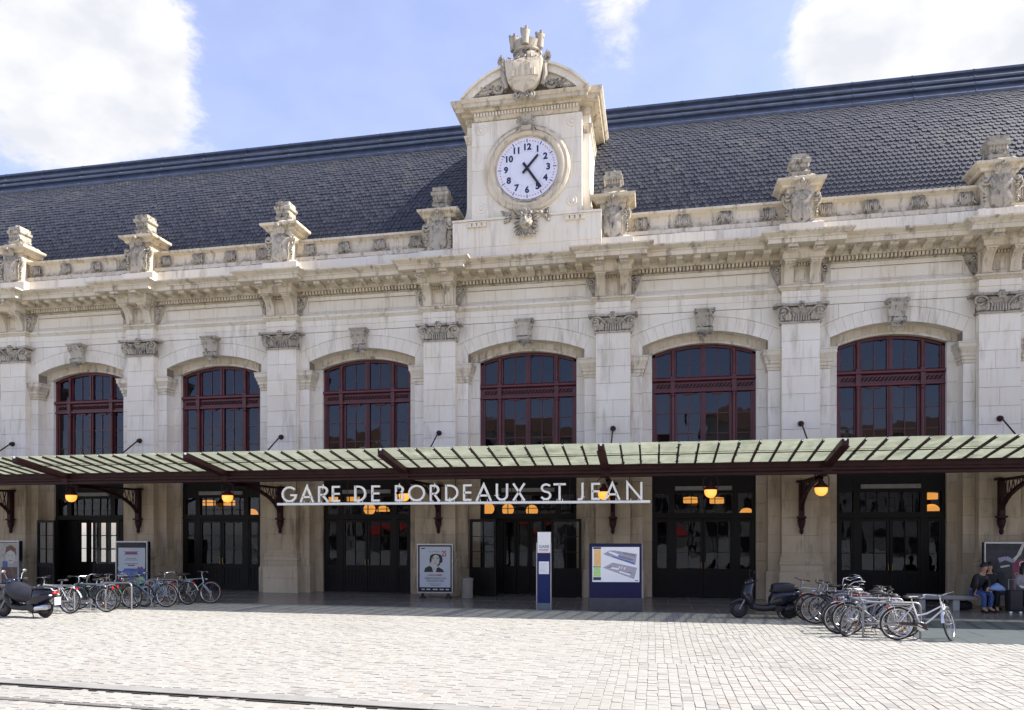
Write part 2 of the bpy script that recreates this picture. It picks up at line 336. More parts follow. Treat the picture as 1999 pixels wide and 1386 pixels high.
def paving():
    root = struct(MB().box(-30, 20, -21, -4.42, -.05, -.008).obj('square_paving', M['joint']))
    var = []
    for k in range(6):
        r = random.Random(k); j = lambda: r.uniform(-.035,.035)
        h = .5; c = .022
        b = [(-h+j(),-h+j()),(h+j(),-h+j()),(h+j(),h+j()),(-h+j(),h+j())]
        t = [(x*(1-2*c),y*(1-2*c)) for x, y in b]
        var.append(([(x,y,0) for x,y in b],[(x,y,1) for x,y in t]))
    FA = [(0,1,5,4),(1,2,6,5),(2,3,7,6),(3,0,4,7),(4,5,6,7)]
    stones = []; r = random.Random(3)
    strips = []                                           # three laying fields, each with its own run of columns
    for ya, yb in ((-18.6,-12.55),(-12.55,-8.7),(-8.7,-4.43)):
        x = -24.0+r.uniform(0,.15)
        while x < 13: w_ = r.choice((.142,.152,.158,.163,.172)); strips.append((x, w_, ya, yb)); x += w_
    for x, W, ya, yb in strips:
        y = ya
        while y < yb-.02:
            ln = r.choice((.15,.17,.2,.22,.24)); cx, cy = x+W/2, y+ln/2
            if y+ln > yb-.06: ln = yb-y; cy = y+ln/2
            d = cy+CAM_D; lo = (-.917*d-1.8); hi = .485*d+1.8          # the square as far as the street view reaches
            if ln > .07 and lo < cx < hi and not in_blue(cx, cy) and not (-.40 < cy-band_y(cx) < .07) and not (-1.20 < cy-band_y(cx) < -.99):
                stones.append((cx, cy, W-.009, ln-.006, r.randrange(6), r.uniform(-.004,.003), r.uniform(-.012,.012), r.uniform(-.012,.012)))
            y += ln
    c, s = math.cos(CAM_YAW), math.sin(CAM_YAW)
    def inview(q):
        X, Y = q[0], q[1]+CAM_D; rr = X*c+Y*s; dd = -X*s+Y*c
        return abs(rr/dd) < .69 and CAM_H/dd < .2465
    near = sorted([q for q in stones if inview(q)], key=lambda q: math.hypot(q[0], q[1]+CAM_D))[:300]; ns = set(id(q) for q in near)
    meshes = []
    for b, t in var:
        me = bpy.data.meshes.new('paving_stone'); me.from_pydata([(p[0],p[1],-.02) for p in b]+[(p[0],p[1],0) for p in t], [], FA); me.materials.append(M['paver']); meshes.append(me)
    for q in near: mobj('paving_stone', meshes[q[4]], root, (q[0],q[1],q[5]), (q[6],q[7],0), (q[2],q[3],1))
    mb = MB()
    for q in stones:
        if id(q) in ns: continue
        b, t = var[q[4]]
        mb.add([(q[0]+p[0]*q[2],q[1]+p[1]*q[3],-.02) for p in b]+[(q[0]+p[0]*q[2],q[1]+p[1]*q[3],q[5]+p[0]*q[7]*.15+p[1]*q[6]*.15) for p in t], FA)
    mb.obj('paving_stones', M['paver'], root, kind='stuff')
paving()
def track():
    root = struct(MB().add([(-24,band_y(-24)+.06,-.008),(-24,band_y(-24)-.39,-.008),(14,band_y(14)-.39,-.008),(14,band_y(14)+.06,-.008)], [(0,1,2,3)]).obj('tram_track', M['concrete']))
    r = random.Random(5); x = -14.0
    while x < 7:
        ln = r.uniform(.9, 1.2); a, b = x+.006, x+ln-.006
        MB().add([(a,band_y(a)+.05,-.02),(b,band_y(b)+.05,-.02),(b,band_y(b)-.22,-.02),(a,band_y(a)-.22,-.02),(a,band_y(a)+.05,.0),(b,band_y(b)+.05,.0),(b,band_y(b)-.22,.0),(a,band_y(a)-.22,.0)],
                 [(0,1,5,4),(1,2,6,5),(2,3,7,6),(3,0,4,7),(4,5,6,7)]).obj('kerb_slab', M['concrete'], root); x += ln
    for off in (-.30, -1.08):
        for d0, d1, z, mm in ((-.075,-.03,.003,'rail_steel'),(-.03,.03,-.03,'groove'),(.03,.05,.003,'rail_steel')):
            MB().add([(-24,band_y(-24)+off+d0,z),(14,band_y(14)+off+d0,z),(14,band_y(14)+off+d1,z),(-24,band_y(-24)+off+d1,z)], [(0,1,2,3)]).obj('rail' if mm != 'groove' else 'rail_groove', M[mm], root)
M['concrete'] = plain('pale_concrete', (.215,.212,.20), .8, 0, .14, 3, .3, .2)
M['groove'] = plain('grimy_rail_groove', (.06,.056,.05), .9)
M['rail_steel'] = plain('worn_rail_steel', (.16,.15,.14), .4, .8, .3, 5)
track()
def slabs():
    root = struct(MB().box(-34, 20, -4.42, 1.2, -.05, -.006).obj('station_pavement', M['joint']))
    me = MB().add([(-.5,-.5,-.02),(.5,-.5,-.02),(.5,.5,-.02),(-.5,.5,-.02),(-.495,-.495,0),(.495,-.495,0),(.495,.495,0),(-.495,.495,0)], [(0,1,5,4),(1,2,6,5),(2,3,7,6),(3,0,4,7),(4,5,6,7)])
    me = me.obj('x', M['slab']); m = me.data; bpy.data.objects.remove(me); m.name = 'paving_slab'
    r = random.Random(9)
    for j, (y0, y1) in enumerate([(-4.41,-3.2),(-3.2,-2.0),(-2.0,-.8),(-.8,.9)]):
        x = -29+.7*(j%2)
        while x < 15:
            mobj('paving_slab', m, root, (x+.7,(y0+y1)/2,r.uniform(-.001,.002)), None, (1.392,y1-y0-.008,1)); x += 1.4
    b = struct(MB().add([(6.13,-4.95,.002),(5.62,-8.95,.002),(22,-8.95,.002),(22,-4.95,.002)], [(0,1,2,3)]).obj('blue_grey_paving', M['joint2']))
    y = -8.95
    for j in range(4):
        x0 = 5.62+.1275*(j*1.0); x = x0
        while x < 16:
            ln = 1.6 if x > x0 else .9+.5*(j%2)
            MB().add([(x+.006,y+.006,.0),(x+ln-.006,y+.006,.0),(x+ln-.006,y+.994,.0),(x+.006,y+.994,.0),(x+.01,y+.01,.007),(x+ln-.01,y+.01,.007),(x+ln-.01,y+.99,.007),(x+.01,y+.99,.007)],
                     [(0,1,5,4),(1,2,6,5),(2,3,7,6),(3,0,4,7),(4,5,6,7)]).obj('paving_slab', M['bluestone'], b); x += ln
        y += 1.0
M['joint2'] = plain('pale_joint', (.22,.23,.23), .9)
slabs()

# ================================================================ station building
BLD = empty('station_building', (0,0,0))
tag(BLD, 'long pale stone railway station with arched windows, dark slate roof and central clock gable', 'building')
HW = .595
def arc(cx, cz, r, x): return cz+math.sqrt(max(0, r*r-(x-cx)**2))
class Bay: pass
BAYS = []
for k in range(8):
    b = Bay(); b.l, b.r = PX[k]+HW, PX[k+1]-HW; b.c = (PX[k]+PX[k+1])/2; sc = (PX[k+1]-PX[k])/6.107
    b.wo, b.wi = 2.06*sc, 1.74*sc
    b.R = (b.wo**2+.42**2)/.84; b.cz = 9.10-b.R           # outer arch
    b.Ri = (b.wi**2+.32**2)/.64; b.czi = 8.79-b.Ri        # inner arch
    BAYS.append(b)
def shrink(poly, g):
    cx = sum(p[0] for p in poly)/len(poly); cz = sum(p[1] for p in poly)/len(poly); out = []
    for x, z in poly:
        d = math.hypot(x-cx, z-cz); out.append((x+(cx-x)/d*g*1.3, z+(cz-z)/d*g*1.3))
    return out
def courses(z0, z1, h):
    n = max(1, round((z1-z0)/h)); return [(z0+(z1-z0)*i/n, z0+(z1-z0)*(i+1)/n) for i in range(n)]
BLOCKS = {}
def stone_block(parent, x0, x1, yf, yb, z0, z1, m='stone', g=.003):
    key = (round(x1-x0,2), round(yb-yf,2), round(z1-z0,2), m)
    if key not in BLOCKS:
        o = MB().block(-(x1-x0)/2+g, (x1-x0)/2-g, 0, yb-yf, -(z1-z0)/2+g, (z1-z0)/2-g).obj('stone_block', M[m]); BLOCKS[key] = o.data; bpy.data.objects.remove(o)
    return mobj('stone_block', BLOCKS[key], parent, ((x0+x1)/2, yf+rnd.uniform(-.002,.002), (z0+z1)/2))
def wall_bay(k):
    b = BAYS[k]; mb = MB(); n = 24
    xs = [b.l-.1]+[b.c-b.wo+2*b.wo*i/n for i in range(n+1)]+[b.r+.1]
    for i in range(len(xs)-1):                               # backing of the wall over the opening
        a, e = xs[i], xs[i+1]
        za = arc(b.c,b.cz,b.R,max(b.c-b.wo,min(b.c+b.wo,a)))+.02; ze = arc(b.c,b.cz,b.R,max(b.c-b.wo,min(b.c+b.wo,e)))+.02
        if i == 0 or i == len(xs)-2: za = ze = 8.3
        mb.py([(a,za),(e,ze),(e,11.3),(a,11.3)], -.165, .26)
    for x0, x1 in ((b.l-.1, b.c-b.wo-.02), (b.c+b.wo+.02, b.r+.1)): mb.box(x0, x1, -.165, .24, 0, 8.35)
    w = mb.obj('wall', M['mortar'], BLD)
    # voussoirs of the outer arch
    half = math.asin((b.wo)/b.R); nv = 15; Re = b.R+.48
    for i in range(nv):
        if i == nv//2: pass
        a0, a1 = -half+2*half*i/nv, -half+2*half*(i+1)/nv; pts = []
        for t in (0,.5,1): a = a0+(a1-a0)*t; pts.append((b.c+b.R*math.sin(a), b.cz+b.R*math.cos(a)))
        for t in (1,.5,0): a = a0+(a1-a0)*t; pts.append((b.c+Re*math.sin(a), b.cz+Re*math.cos(a)))
        poly_block(w, shrink(pts, .0035), -.2, .25, 'voussoir')
    he = [(b.c-b.R*math.sin(half)-.48*math.sin(half), b.cz+Re*math.cos(half))]
    for sg, xe, xo in ((-1, b.l, b.c-b.wo), (1, b.r, b.c+b.wo)):
        zs = arc(b.c,b.cz,b.R,xo); xr = b.c+sg*Re*math.sin(half); zr = b.cz+Re*math.cos(half)
        pl = [(xe,8.34),(xo,8.34),(xo,zs),(xr,zr)] + ([(xe,arc(b.c,b.cz,Re,xe))] if sg*(xe-xr) > .02 else [])
        poly_block(w, shrink(pl, .003), -.2, .25, 'stone_block')
        cuts = [xe, xe-sg*.62, xe-sg*1.42, b.c+sg*.02]        # spandrel stones above the extrados
        for q in range(3):
            x0, x1 = sorted((cuts[q], cuts[q+1])); m_ = [x0+(x1-x0)*t/4 for t in range(5)]
            low = [(x, min(9.74, arc(b.c,b.cz,Re,x)+.004)) for x in m_]
            poly_block(w, [(x1-.003,9.765),(x0+.003,9.765)]+[(min(max(x,x0+.003),x1-.003),z) for x, z in low], -.2, -.1, 'stone_block')
        x0, x1 = sorted((xe, xo))
        for j, (z0, z1) in enumerate(courses(1.0, 7.66, .585)):
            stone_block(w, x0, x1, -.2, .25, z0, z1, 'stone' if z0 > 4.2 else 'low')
        MB().U([(.05,0),(.05,.92),(.03,.96),(0,1.0)], x0-.02, x1-(.0 if sg<0 else 0), -.2, .25).obj('plinth', M['low'], w)
        # impost capital
        MB().U([(0,7.66),(.02,7.68),(.02,7.76),(.05,7.78),(.05,7.86),(.09,7.9),(.09,7.98),(.12,8.02),(.15,8.12),(.18,8.16),(.18,8.28),(.2,8.3),(.2,8.33),(.02,8.36)], x0+(.0 if sg>0 else -.3), x1+(.3 if sg>0 else 0), -.2, .25).obj('impost', M['stone2'], w, smooth=30)
        # inner order: jamb and arch
        xi = b.c+sg*b.wi; a0, a1 = sorted((xo-sg*0.0, xi))
        if sg < 0: a0 -= .05
        else: a1 += .05
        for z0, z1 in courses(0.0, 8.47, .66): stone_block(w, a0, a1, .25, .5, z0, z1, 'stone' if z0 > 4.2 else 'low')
    hi = math.asin(b.wi/b.Ri); nv = 13
    for i in range(nv):
        a0, a1 = -hi+2*hi*i/nv, -hi+2*hi*(i+1)/nv; lo = []; up = []
        for t in (0,.5,1):
            a = a0+(a1-a0)*t; x = b.c+b.Ri*math.sin(a); lo.append((x, b.czi+b.Ri*math.cos(a))); up.append((x, arc(b.c,b.cz,b.R,max(b.c-b.wo,min(b.c+b.wo,x)))+.1))
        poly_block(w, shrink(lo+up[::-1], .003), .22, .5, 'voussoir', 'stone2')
        mo = [(x, z) for x, z in lo]; poly_block(w, [(x,z) for x,z in lo]+[(x,z+.09) for x,z in lo[::-1]], .17, .3, 'arch_moulding', 'stone2')
    for sg in (-1, 1):
        x0, x1 = sorted((b.c+sg*b.wi, b.c+sg*b.wo)); x0 -= .04; x1 += .04
        poly_block(w, [(x0,8.47),(x1,8.47),(x1,8.9),(x0,8.9)], .23, .5, 'stone_block', 'stone2')
    # architrave, frieze panel
    L_ = b.r-b.l; cut = [b.l+L_*t for t in (0,.26,.52,.76,1)]
    for q in range(4):
        mb = MB(); mb.px([(-.23,9.775),(-.23,9.99),(-.25,10.0),(-.25,10.2),(-.27,10.21),(-.33,10.28),(-.37,10.3),(-.37,10.36),(-.21,10.385),(-.1,10.385),(-.1,9.775)], cut[q]+.003, cut[q+1]-.003)
        mb.obj('architrave_block', M['stone'], w, smooth=25)
    fr = MB()
    x0, x1, z0, z1 = b.l+.33, b.r-.33, 10.49, 10.98
    for (a, e, c_, d) in ((b.l,b.r,10.385,z0),(b.l,b.r,z1,11.09),(b.l,x0,z0,z1),(x1,b.r,z0,z1)): fr.box(a, e, -.2, .1, c_, d)
    for t, wd in ((0,.03),(.05,.02)):
        fr.box(x0+t, x1-t, -.225+t*.7, -.1, z1-t-wd, z1-t); fr.box(x0+t, x1-t, -.225+t*.7, -.1, z0+t, z0+t+wd)
        fr.box(x0+t, x0+t+wd, -.2251+t*.7, -.1, z0+t, z1-t); fr.box(x1-t-wd, x1-t, -.2251+t*.7, -.1, z0+t, z1-t)
    fr.obj('frieze_frame', M['stone'], w)
    for q in range(4):
        a = x0+(x1-x0)*q/4; stone_block(w, a, a+(x1-x0)/4, -.172, .1, z0+.05, z1-.05, 'stone')
    if k == 3 or True: keystone(w, b)
def poly_block(parent, poly, yf, yb, name, m='stone', ch=.005):
    n = len(poly); inn = shrink(poly, ch/1.3)
    vs = [(x,yf,z) for x,z in inn]+[(x,yf+ch,z) for x,z in poly]+[(x,yb,z) for x,z in poly]
    fs = [tuple(range(n))]
    for i in range(n):
        j = (i+1)%n; fs += [(n+i,n+j,j,i),(2*n+i,2*n+j,n+j,n+i)]
    return MB().add(vs, fs).obj(name, M[m], parent)
KEY = None
def keystone(w, b):
    global KEY
    if KEY is None:
        mb = MB(); prof = [(0,0),(-.16,.02),(-.24,.09),(-.24,.17),(-.18,.23),(-.2,.36),(-.27,.52),(-.33,.62),(-.33,.66),(0,.66)]
        mb.px(prof, -.2, .2)
        for sg in (-1, 1):
            mb.px([(y*1.06,z) for y, z in prof], sg*.2-.035, sg*.2+.035)
            mb.tube([(sg*.24,-.29,.56),(sg*.27,-.24,.5),(sg*.25,-.2,.4),(sg*.23,-.19,.28)], [.06,.05,.04,.03], 6)
            mb.lathe([(.085,-.03),(.1,0),(.085,.03)], (sg*.235,-.2,.12), 12, 'x')
            mb.lathe([(.1,-.03),(.115,0),(.1,.03)], (sg*.26,-.26,.56), 12, 'x')
        mb.box(-.31,.31,-.36,0,.66,.72); mb.box(-.34,.34,-.4,0,.72,.77)
        for i in range(5): mb.leaf((-.16+.08*i,-.17,.03), (.15*(i-2)*.4,-.2,-1), (0,-1,0), .15+.04*(2-abs(i-2)), .045, .3)
        for i in range(3): mb.ball((-.1+.1*i,-.2,-.1-.04*(i==1)), .045, 7, 5)
        KEY = mb.obj('keystone', M['carved'], None, smooth=40).data
        bpy.data.objects.remove(bpy.data.objects['keystone'])
    mobj('keystone', KEY, w, (b.c, -.2, 9.0))

# ---- shared carved pieces
def keep(mb, name, m, smooth=40):
    o = mb.obj(name, M[m], None, smooth=smooth); d = o.data; bpy.data.objects.remove(o); return d
def capital_mesh():
    mb = MB(); mb.U([(.05,-.08),(.06,-.05),(.05,-.02),(0,0)], -HW, HW, 0, .26)
    mb.U([(0,0),(0,.1),(.03,.3),(.1,.42)], -HW+.02, HW-.02, .02, .26)
    mb.pz([(-.84,.26),(-.84,-.2),(-.76,-.23),(-.4,-.13),(0,-.1),(.4,-.13),(.76,-.23),(.84,-.2),(.84,.26)], .47, .545)
    for sg in (-1, 1):
        mb.scroll(sg*.60, -.10, .30, .155, .03, R(90), 1.4, .045, -sg, 22)
        mb.tube([(sg*.2,-.05,.16),(sg*.3,-.08,.3),(sg*.45,-.1,.43),(sg*.6,-.11,.455)], [.02,.035,.045,.045], 6)
        for i in range(3): mb.leaf((sg*(.34+.12*i),-.03,.02), (sg*.25,0,1), (0,-1,0), .3-.03*i, .07, .5)
        mb.leaf((sg*.6,-.05,.02), (sg*.5,0,.9), (0,-1,0), .22, .06, .6)
        mb.scroll(sg*.30, -.09, .33, .07, .02, R(270), 1.0, .025, sg, 12)
    for i in range(7): mb.tube([(-.24+.08*i,-.02,.0),(-.24+.08*i,-.05,.12),(-.24+.08*i,-.04,.26)], [.028,.03,.012], 5)
    for i in range(6):
        a = 2*math.pi*i/6; mb.ball((.085*math.cos(a),-.17,.47+.085*math.sin(a)), (.06,.05,.06), 7, 5)
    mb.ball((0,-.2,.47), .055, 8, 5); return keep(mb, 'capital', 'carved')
def console_mesh():
    mb = MB(); pf = [(0,0),(-.08,0),(-.09,.05),(-.11,.15),(-.15,.3),(-.24,.44),(-.36,.53),(-.44,.57),(-.46,.62),(0,.62)]
    mb.px([(y*.93,z) for y, z in pf], -.145, .145)
    for x in (-.12, 0, .12): mb.px(pf, x-.026, x+.026)
    mb.box(-.17,.17,-.1,0,-.03,.0); mb.box(-.18,.18,-.49,0,.62,.66); mb.box(-.165,.165,-.47,0,.66,.70)
    return keep(mb, 'console', 'stone2', 30)
def modillion_mesh(leafy):
    mb = MB(); w = .12 if not leafy else .15; d = .50 if not leafy else .44
    mb.px([(0,0),(-.1,.0),(-.16,.03),(-.3,.04),(-d+.06,.035),(-d,.06),(-d,.115),(-d-.02,.12),(-d-.02,.145),(0,.145)], -w, w)
    if leafy:
        for i in range(5): mb.leaf((-.11+.055*i,-d+.02,.02), (0,-.3,-1), (0,-1,0), .13, .03, .4, 3)
        for i in range(4): mb.ball((-.09+.06*i,-d-.0,-.03), .03, 6, 4)
    return keep(mb, 'modillion', 'stone2', 30)
def carving_mesh():
    mb = MB(); r = random.Random(2)
    for i in range(7):
        x = -.18+.06*i; mb.tube([(x*.8,-.02,.5),(x*1.05,-.09,.36),(x,-.08,.18),(x*.7+r.uniform(-.03,.03),-.03,.02)], [.018,.034,.03,.015], 5)
    for i in range(5): mb.leaf((-.16+.08*i,-.05,.3), ((i-2)*.25,0,-1), (0,-1,0), .28, .05, .3, 4)
    for i in range(6): mb.ball((r.uniform(-.14,.14),-.08,r.uniform(.08,.4)), r.uniform(.025,.045), 6, 4)
    return keep(mb, 'carving', 'carved')
CAP, CONS, MOD, MODL, CARV = capital_mesh(), console_mesh(), modillion_mesh(False), modillion_mesh(True), carving_mesh()
def pilaster(i):
    x = PX[i]; core = MB().box(x-HW+.012, x+HW-.012, -.43, .1, 0, 9.2)
    core.box(x-HW+.01, x+HW-.01, -.44, .1, 9.2, 11.1)
    p = core.obj('pilaster', M['mortar'], BLD)
    for j, (z0, z1) in enumerate(courses(1.6, 9.15, .585)):
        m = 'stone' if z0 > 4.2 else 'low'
        if j%2: stone_block(p, x-HW, x+HW, -.45, -.15, z0, z1, m)
        else:
            s = rnd.choice((-.12, 0, .1)); stone_block(p, x-HW, x+s, -.45, -.15, z0, z1, m); stone_block(p, x+s, x+HW, -.45, -.15, z0, z1, m)
    MB().U([(.10,0),(.10,.55)], x-HW, x+HW, -.45, -.1).obj('plinth', M['low'], p)
    MB().U([(.098,.556),(.098,.93),(.08,.96),(.06,1.0)], x-HW, x+HW, -.45, -.1).obj('plinth', M['low'], p)
    MB().U([(.06,1.005),(.06,1.2),(.085,1.22),(.09,1.27),(.07,1.32),(.045,1.34),(.045,1.38),(.06,1.41),(.05,1.46),(.02,1.49),(.015,1.55),(0,1.6)], x-HW, x+HW, -.45, -.1).obj('base_moulding', M['low'], p, smooth=30)
    mobj('capital', CAP, p, (x,-.45,9.22))
    for sg in (-1, 1):
        mb = MB(); a, e = sorted((x, x+sg*.6)); e_ = .0
        mb.box(a+.003, e-.003, -.47, -.2, 9.775, 9.99); mb.box(a+.003, e-.003, -.49, -.2, 9.993, 10.2)
        mb.obj('architrave_block', M['stone'], p)
    MB().U([(.03,10.203),(.09,10.28),(.13,10.3),(.13,10.36),(-.02,10.385)], x-.6, x+.6, -.47, -.15).obj('architrave_moulding', M['stone2'], p, smooth=25)
    MB().box(x-.62, x+.62, -.46, -.1, 10.386, 11.09).obj('frieze_block', M['stone2'], p)
    for sg in (-1, 1):
        mobj('console', CONS, p, (x+sg*.40,-.46,10.42))
        mobj('modillion', MODL, p, (x+sg*.40,-.98,11.277))
        w = MB(); w.py([(x+sg*.62,10.42),(x+sg*.72,10.5),(x+sg*.86,10.8),(x+sg*.95,11.05),(x+sg*.62,11.05)], -.40, -.15)
        w.scroll(x+sg*.74, -.42, 10.92, .12, .02, R(90), 1.3, .04, sg, 16); w.leaf((x+sg*.68,-.41,10.75), (sg*.1,0,-1), (0,-1,0), .3, .07, .25)
        for q in range(4): w.ball((x+sg*(.70+.04*q),-.42,10.62+.07*q), .035, 6, 4)
        w.obj('side_scroll', M['carved'], p, smooth=40)
    pn = MB(); a, e = x-.19, x+.19
    for t in (0, .045): pn.box(a+t, e-t, -.49+t*.4, -.4, 10.95-t-.03, 10.95-t); pn.box(a+t, e-t, -.49+t*.4, -.4, 10.5+t, 10.53+t); pn.box(a+t, a+t+.03, -.491+t*.4, -.4, 10.5+t, 10.95-t); pn.box(e-t-.03, e-t, -.491+t*.4, -.4, 10.5+t, 10.95-t)
    pn.obj('frieze_panel', M['stone2'], p)
    d = MB()
    for q in range(5): d.box(x-.2+.09*q, x-.155+.09*q, -.60, -.45, 11.0, 11.075)
    d.obj('dentil_course', M['stone2'], p, kind='stuff')
    # cornice breaking forward over the pilaster, in three stones
    prof = [(0,11.09),(.05,11.12),(.05,11.26),(.13,11.33),(.13,11.42),(.57,11.42),(.57,11.55),(.6,11.56),(.62,11.6),(.72,11.66),(.78,11.70),(.78,11.75),(.3,11.83)]
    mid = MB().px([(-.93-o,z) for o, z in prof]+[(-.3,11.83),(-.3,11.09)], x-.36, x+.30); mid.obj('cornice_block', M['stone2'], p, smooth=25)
    for sg in (-1, 1):
        xi = x+(-.366 if sg < 0 else .306); vs = []; fs = []
        for o, z in prof: vs += [(xi,-.93-o,z),(x+sg*(.6+o),-.93-o,z),(x+sg*(.6+o),-.3,z),(xi,-.3,z)]
        for q in range(len(prof)-1):
            for t in range(4): fs.append((4*q+t,4*q+(t+1)%4,4*q+4+(t+1)%4,4*q+4+t))
        e = 4*len(prof)-4; fs += [(3,2,1,0),(e,e+1,e+2,e+3)]
        MB().add(vs, fs).obj('cornice_block', M['stone2'], p, smooth=25)
def cornice_bay(k):
    b = BAYS[k]; back = MB().box(b.l-.05, b.r+.05, -.19, .6, 11.08, 11.78).obj('cornice', M['mortar'], BLD)
    prof = [(-.2,11.083),(-.31,11.10),(-.33,11.11),(-.27,11.125),(-.27,11.25),(-.46,11.26),(-.52,11.32),(-.52,11.413),(-1.15,11.413),(-1.15,11.55),(-1.18,11.56),(-1.2,11.6),(-1.3,11.66),(-1.36,11.70),(-1.36,11.745),(-.85,11.82),(-.2,11.82)]
    n = 4; w = (b.r-b.l+.1)/n
    for q in range(n):
        a = b.l-.05+w*q; MB().px(prof, a+.003, a+w-.003).obj('cornice_block', M['stone2'], back, smooth=25)
    d = MB(); m = 36; st = (b.r-b.l-.5)/m
    for q in range(m): d.box(b.l+.27+st*q, b.l+.27+st*q+.075, -.45, -.25, 11.128, 11.247)
    d.obj('dentil_course', M['stone2'], back, kind='stuff')
    nm = 8; x0, x1 = b.l+.25, b.r-.25
    for q in range(nm): mobj('modillion', MOD, back, (x0+(x1-x0)*(q+.5)/nm, -.52, 11.276))
def parapet_bay(k):
    b = BAYS[k]; a, e = PX[k], PX[k+1]
    prof = [(-.9,11.30),(-.9,12.20),(-.83,12.26),(-.81,12.40),(-.74,12.43),(-.69,12.52),(-.665,12.7),(-.69,12.86),(-.77,12.93),(-.84,12.96),(-.84,13.04),(-.35,13.09),(-.35,11.30)]
    back = MB().px([(y*.9-.02 if y < -.4 else y, z-.01) for y, z in prof], a-.01, e+.01).obj('parapet', M['mortar'], BLD, (0,.58,.24))
    n = 5; w = (e-a)/n
    for q in range(n):
        x = a+w*q; MB().px(prof[2:-1]+[(-.35,12.2)], x+.003, x+w-.003).obj('parapet_block', M['stone2'], back, smooth=25)
    n = 4; w = (e-a)/n
    for q in range(n):
        x = a+w*q; MB().px([(-.9,11.30),(-.9,12.20),(-.83,12.255),(-.4,12.255),(-.4,11.3)], x+.003, x+w-.003).obj('parapet_block', M['stone'], back)
    if k != 4:
        for dx in (-2.1,-.7,.7,2.1): mobj('carving', CARV, back, (b.c+dx, -.69, 12.42))
def pedestal(i):
    x = PX[i]; y0 = -1.15
    p = MB().box(x-.44, x+.44, y0+.05, -.3, 12.15, 13.35).obj('pedestal', M['stone2'], BLD, (0,.62,.28))
    MB().U([(.09,11.40),(.09,12.08),(.05,12.12),(0,12.16)], x-.60, x+.60, y0, -.3).obj('pedestal_base', M['stone'], p)
    MB().U([(0,13.28),(.05,13.31),(.06,13.37),(.12,13.42),(.2,13.46),(.22,13.50),(.22,13.55),(.06,13.565),(-.12,13.76)], x-.54, x+.54, y0+.02, -.2).obj('pedestal_cap', M['stone2'], p, smooth=25)
    f = MB(); f.U([(.0,13.74),(.0,13.82),(.03,13.85),(0,13.9),(-.02,13.95),(-.02,14.12),(.03,14.16),(.05,14.2),(.05,14.27),(.02,14.3)], x-.28, x+.28, -1.0, -.45)
    r = random.Random(i)
    for q in range(6): f.leaf((x-.22+.09*q,-1.0,14.0), (r.uniform(-.2,.2),0,1), (0,-1,0), .16, .045, .3, 3)
    f.box(x-.27,x+.27,-1.02,-.47,14.30,14.44)
    for q in range(9): f.ball((x+r.uniform(-.22,.22), r.uniform(-.98,-.5), 14.42), (r.uniform(.06,.12),)*2+(.07,), 6, 4)
    f.obj('finial', M['carved'], p, smooth=45)
    s = MB(); out = [(-.30,13.12),(-.36,12.9),(-.30,12.62),(-.34,12.4),(-.30,12.22),(0,12.02),(.30,12.22),(.34,12.4),(.30,12.62),(.36,12.9),(.30,13.12),(.12,13.2),(-.12,13.2)]
    n = len(out); vs = [(x+a,y0+.06,z) for a, z in out]+[(x+a*.92,y0-.07,12.6+(z-12.6)*.95) for a, z in out]+[(x+a*.5,y0-.13,12.62+(z-12.62)*.6) for a, z in out]
    s.add(vs, [(j,(j+1)%n,n+(j+1)%n,n+j) for j in range(n)]+[(n+j,n+(j+1)%n,2*n+(j+1)%n,2*n+j) for j in range(n)]+[tuple(range(2*n,3*n))])
    s.lathe([(.02,-.03),(.1,-.02),(.105,.03),(.06,.035),(.05,.06)], (x,y0-.13,12.93), 12, 'y'); s.ball((x,y0-.16,12.93), .045, 8, 5)
    s.obj('shield', M['carved'], p, smooth=35)
    for sg in (-1, 1):
        v = MB(); v.scroll(x+sg*.46, y0-.03, 12.98, .14, .03, R(90)+sg*R(100), 1.2, .05, sg, 18)
        v.tube([(x+sg*.58,y0,12.95),(x+sg*.56,y0-.02,12.75),(x+sg*.45,y0-.03,12.62),(x+sg*.40,y0-.02,12.5)], [.05,.05,.04,.03], 6)
        for q in range(5): v.leaf((x+sg*(.42+.02*(q%2)),y0-.0,12.78-.1*q), (sg*.5,0,-.7), (0,-1,0), .14, .05, .5, 3); v.ball((x+sg*.46,y0-.02,12.74-.11*q), .05, 6, 4)
        v.obj('volute', M['carved'], p, smooth=45)
    c = MB()
    for q in range(-3, 4): c.leaf((x+.035*q,y0-.08,13.16), (q*.28,-.15,1), (0,-1,.2), .34-.04*abs(q), .06, .35, 4)
    c.ball((x,y0-.2,13.42), .07, 8, 5); c.obj('crest', M['carved'], p, smooth=45)
for k in range(8): wall_bay(k); cornice_bay(k); parapet_bay(k)
for i in range(9): pilaster(i); pedestal(i)
# plain continuation of the range to both sides and the closed back of the hall
ext = MB()
for x0, x1 in ((-60,-31.4-.6),(16.5+.6,48)):
    ext.box(x0, x1, -.2, 1.0, 0, 11.4); ext.px([(-.5,11.2),(-1.15,11.42),(-1.36,11.74),(-.9,11.82),(-.9,12.2),(-.7,12.5),(-.84,13.0),(-.35,13.05),(1,13.05),(1,11.2)], x0, x1)
ext.obj('side_range', M['stone'], BLD)
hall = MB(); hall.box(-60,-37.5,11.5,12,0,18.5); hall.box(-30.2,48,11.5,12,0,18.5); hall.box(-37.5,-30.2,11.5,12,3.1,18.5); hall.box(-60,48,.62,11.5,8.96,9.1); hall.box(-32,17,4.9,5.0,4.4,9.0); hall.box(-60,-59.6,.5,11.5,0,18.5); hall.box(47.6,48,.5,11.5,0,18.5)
hall.box(-42,-31.2,7.4,7.5,0,4.4); hall.box(-27.2,17,7.4,7.5,0,4.4); hall.box(-31.2,-27.2,7.4,7.5,2.9,4.4); hall.box(-32,17,.55,11.4,4.35,4.5)
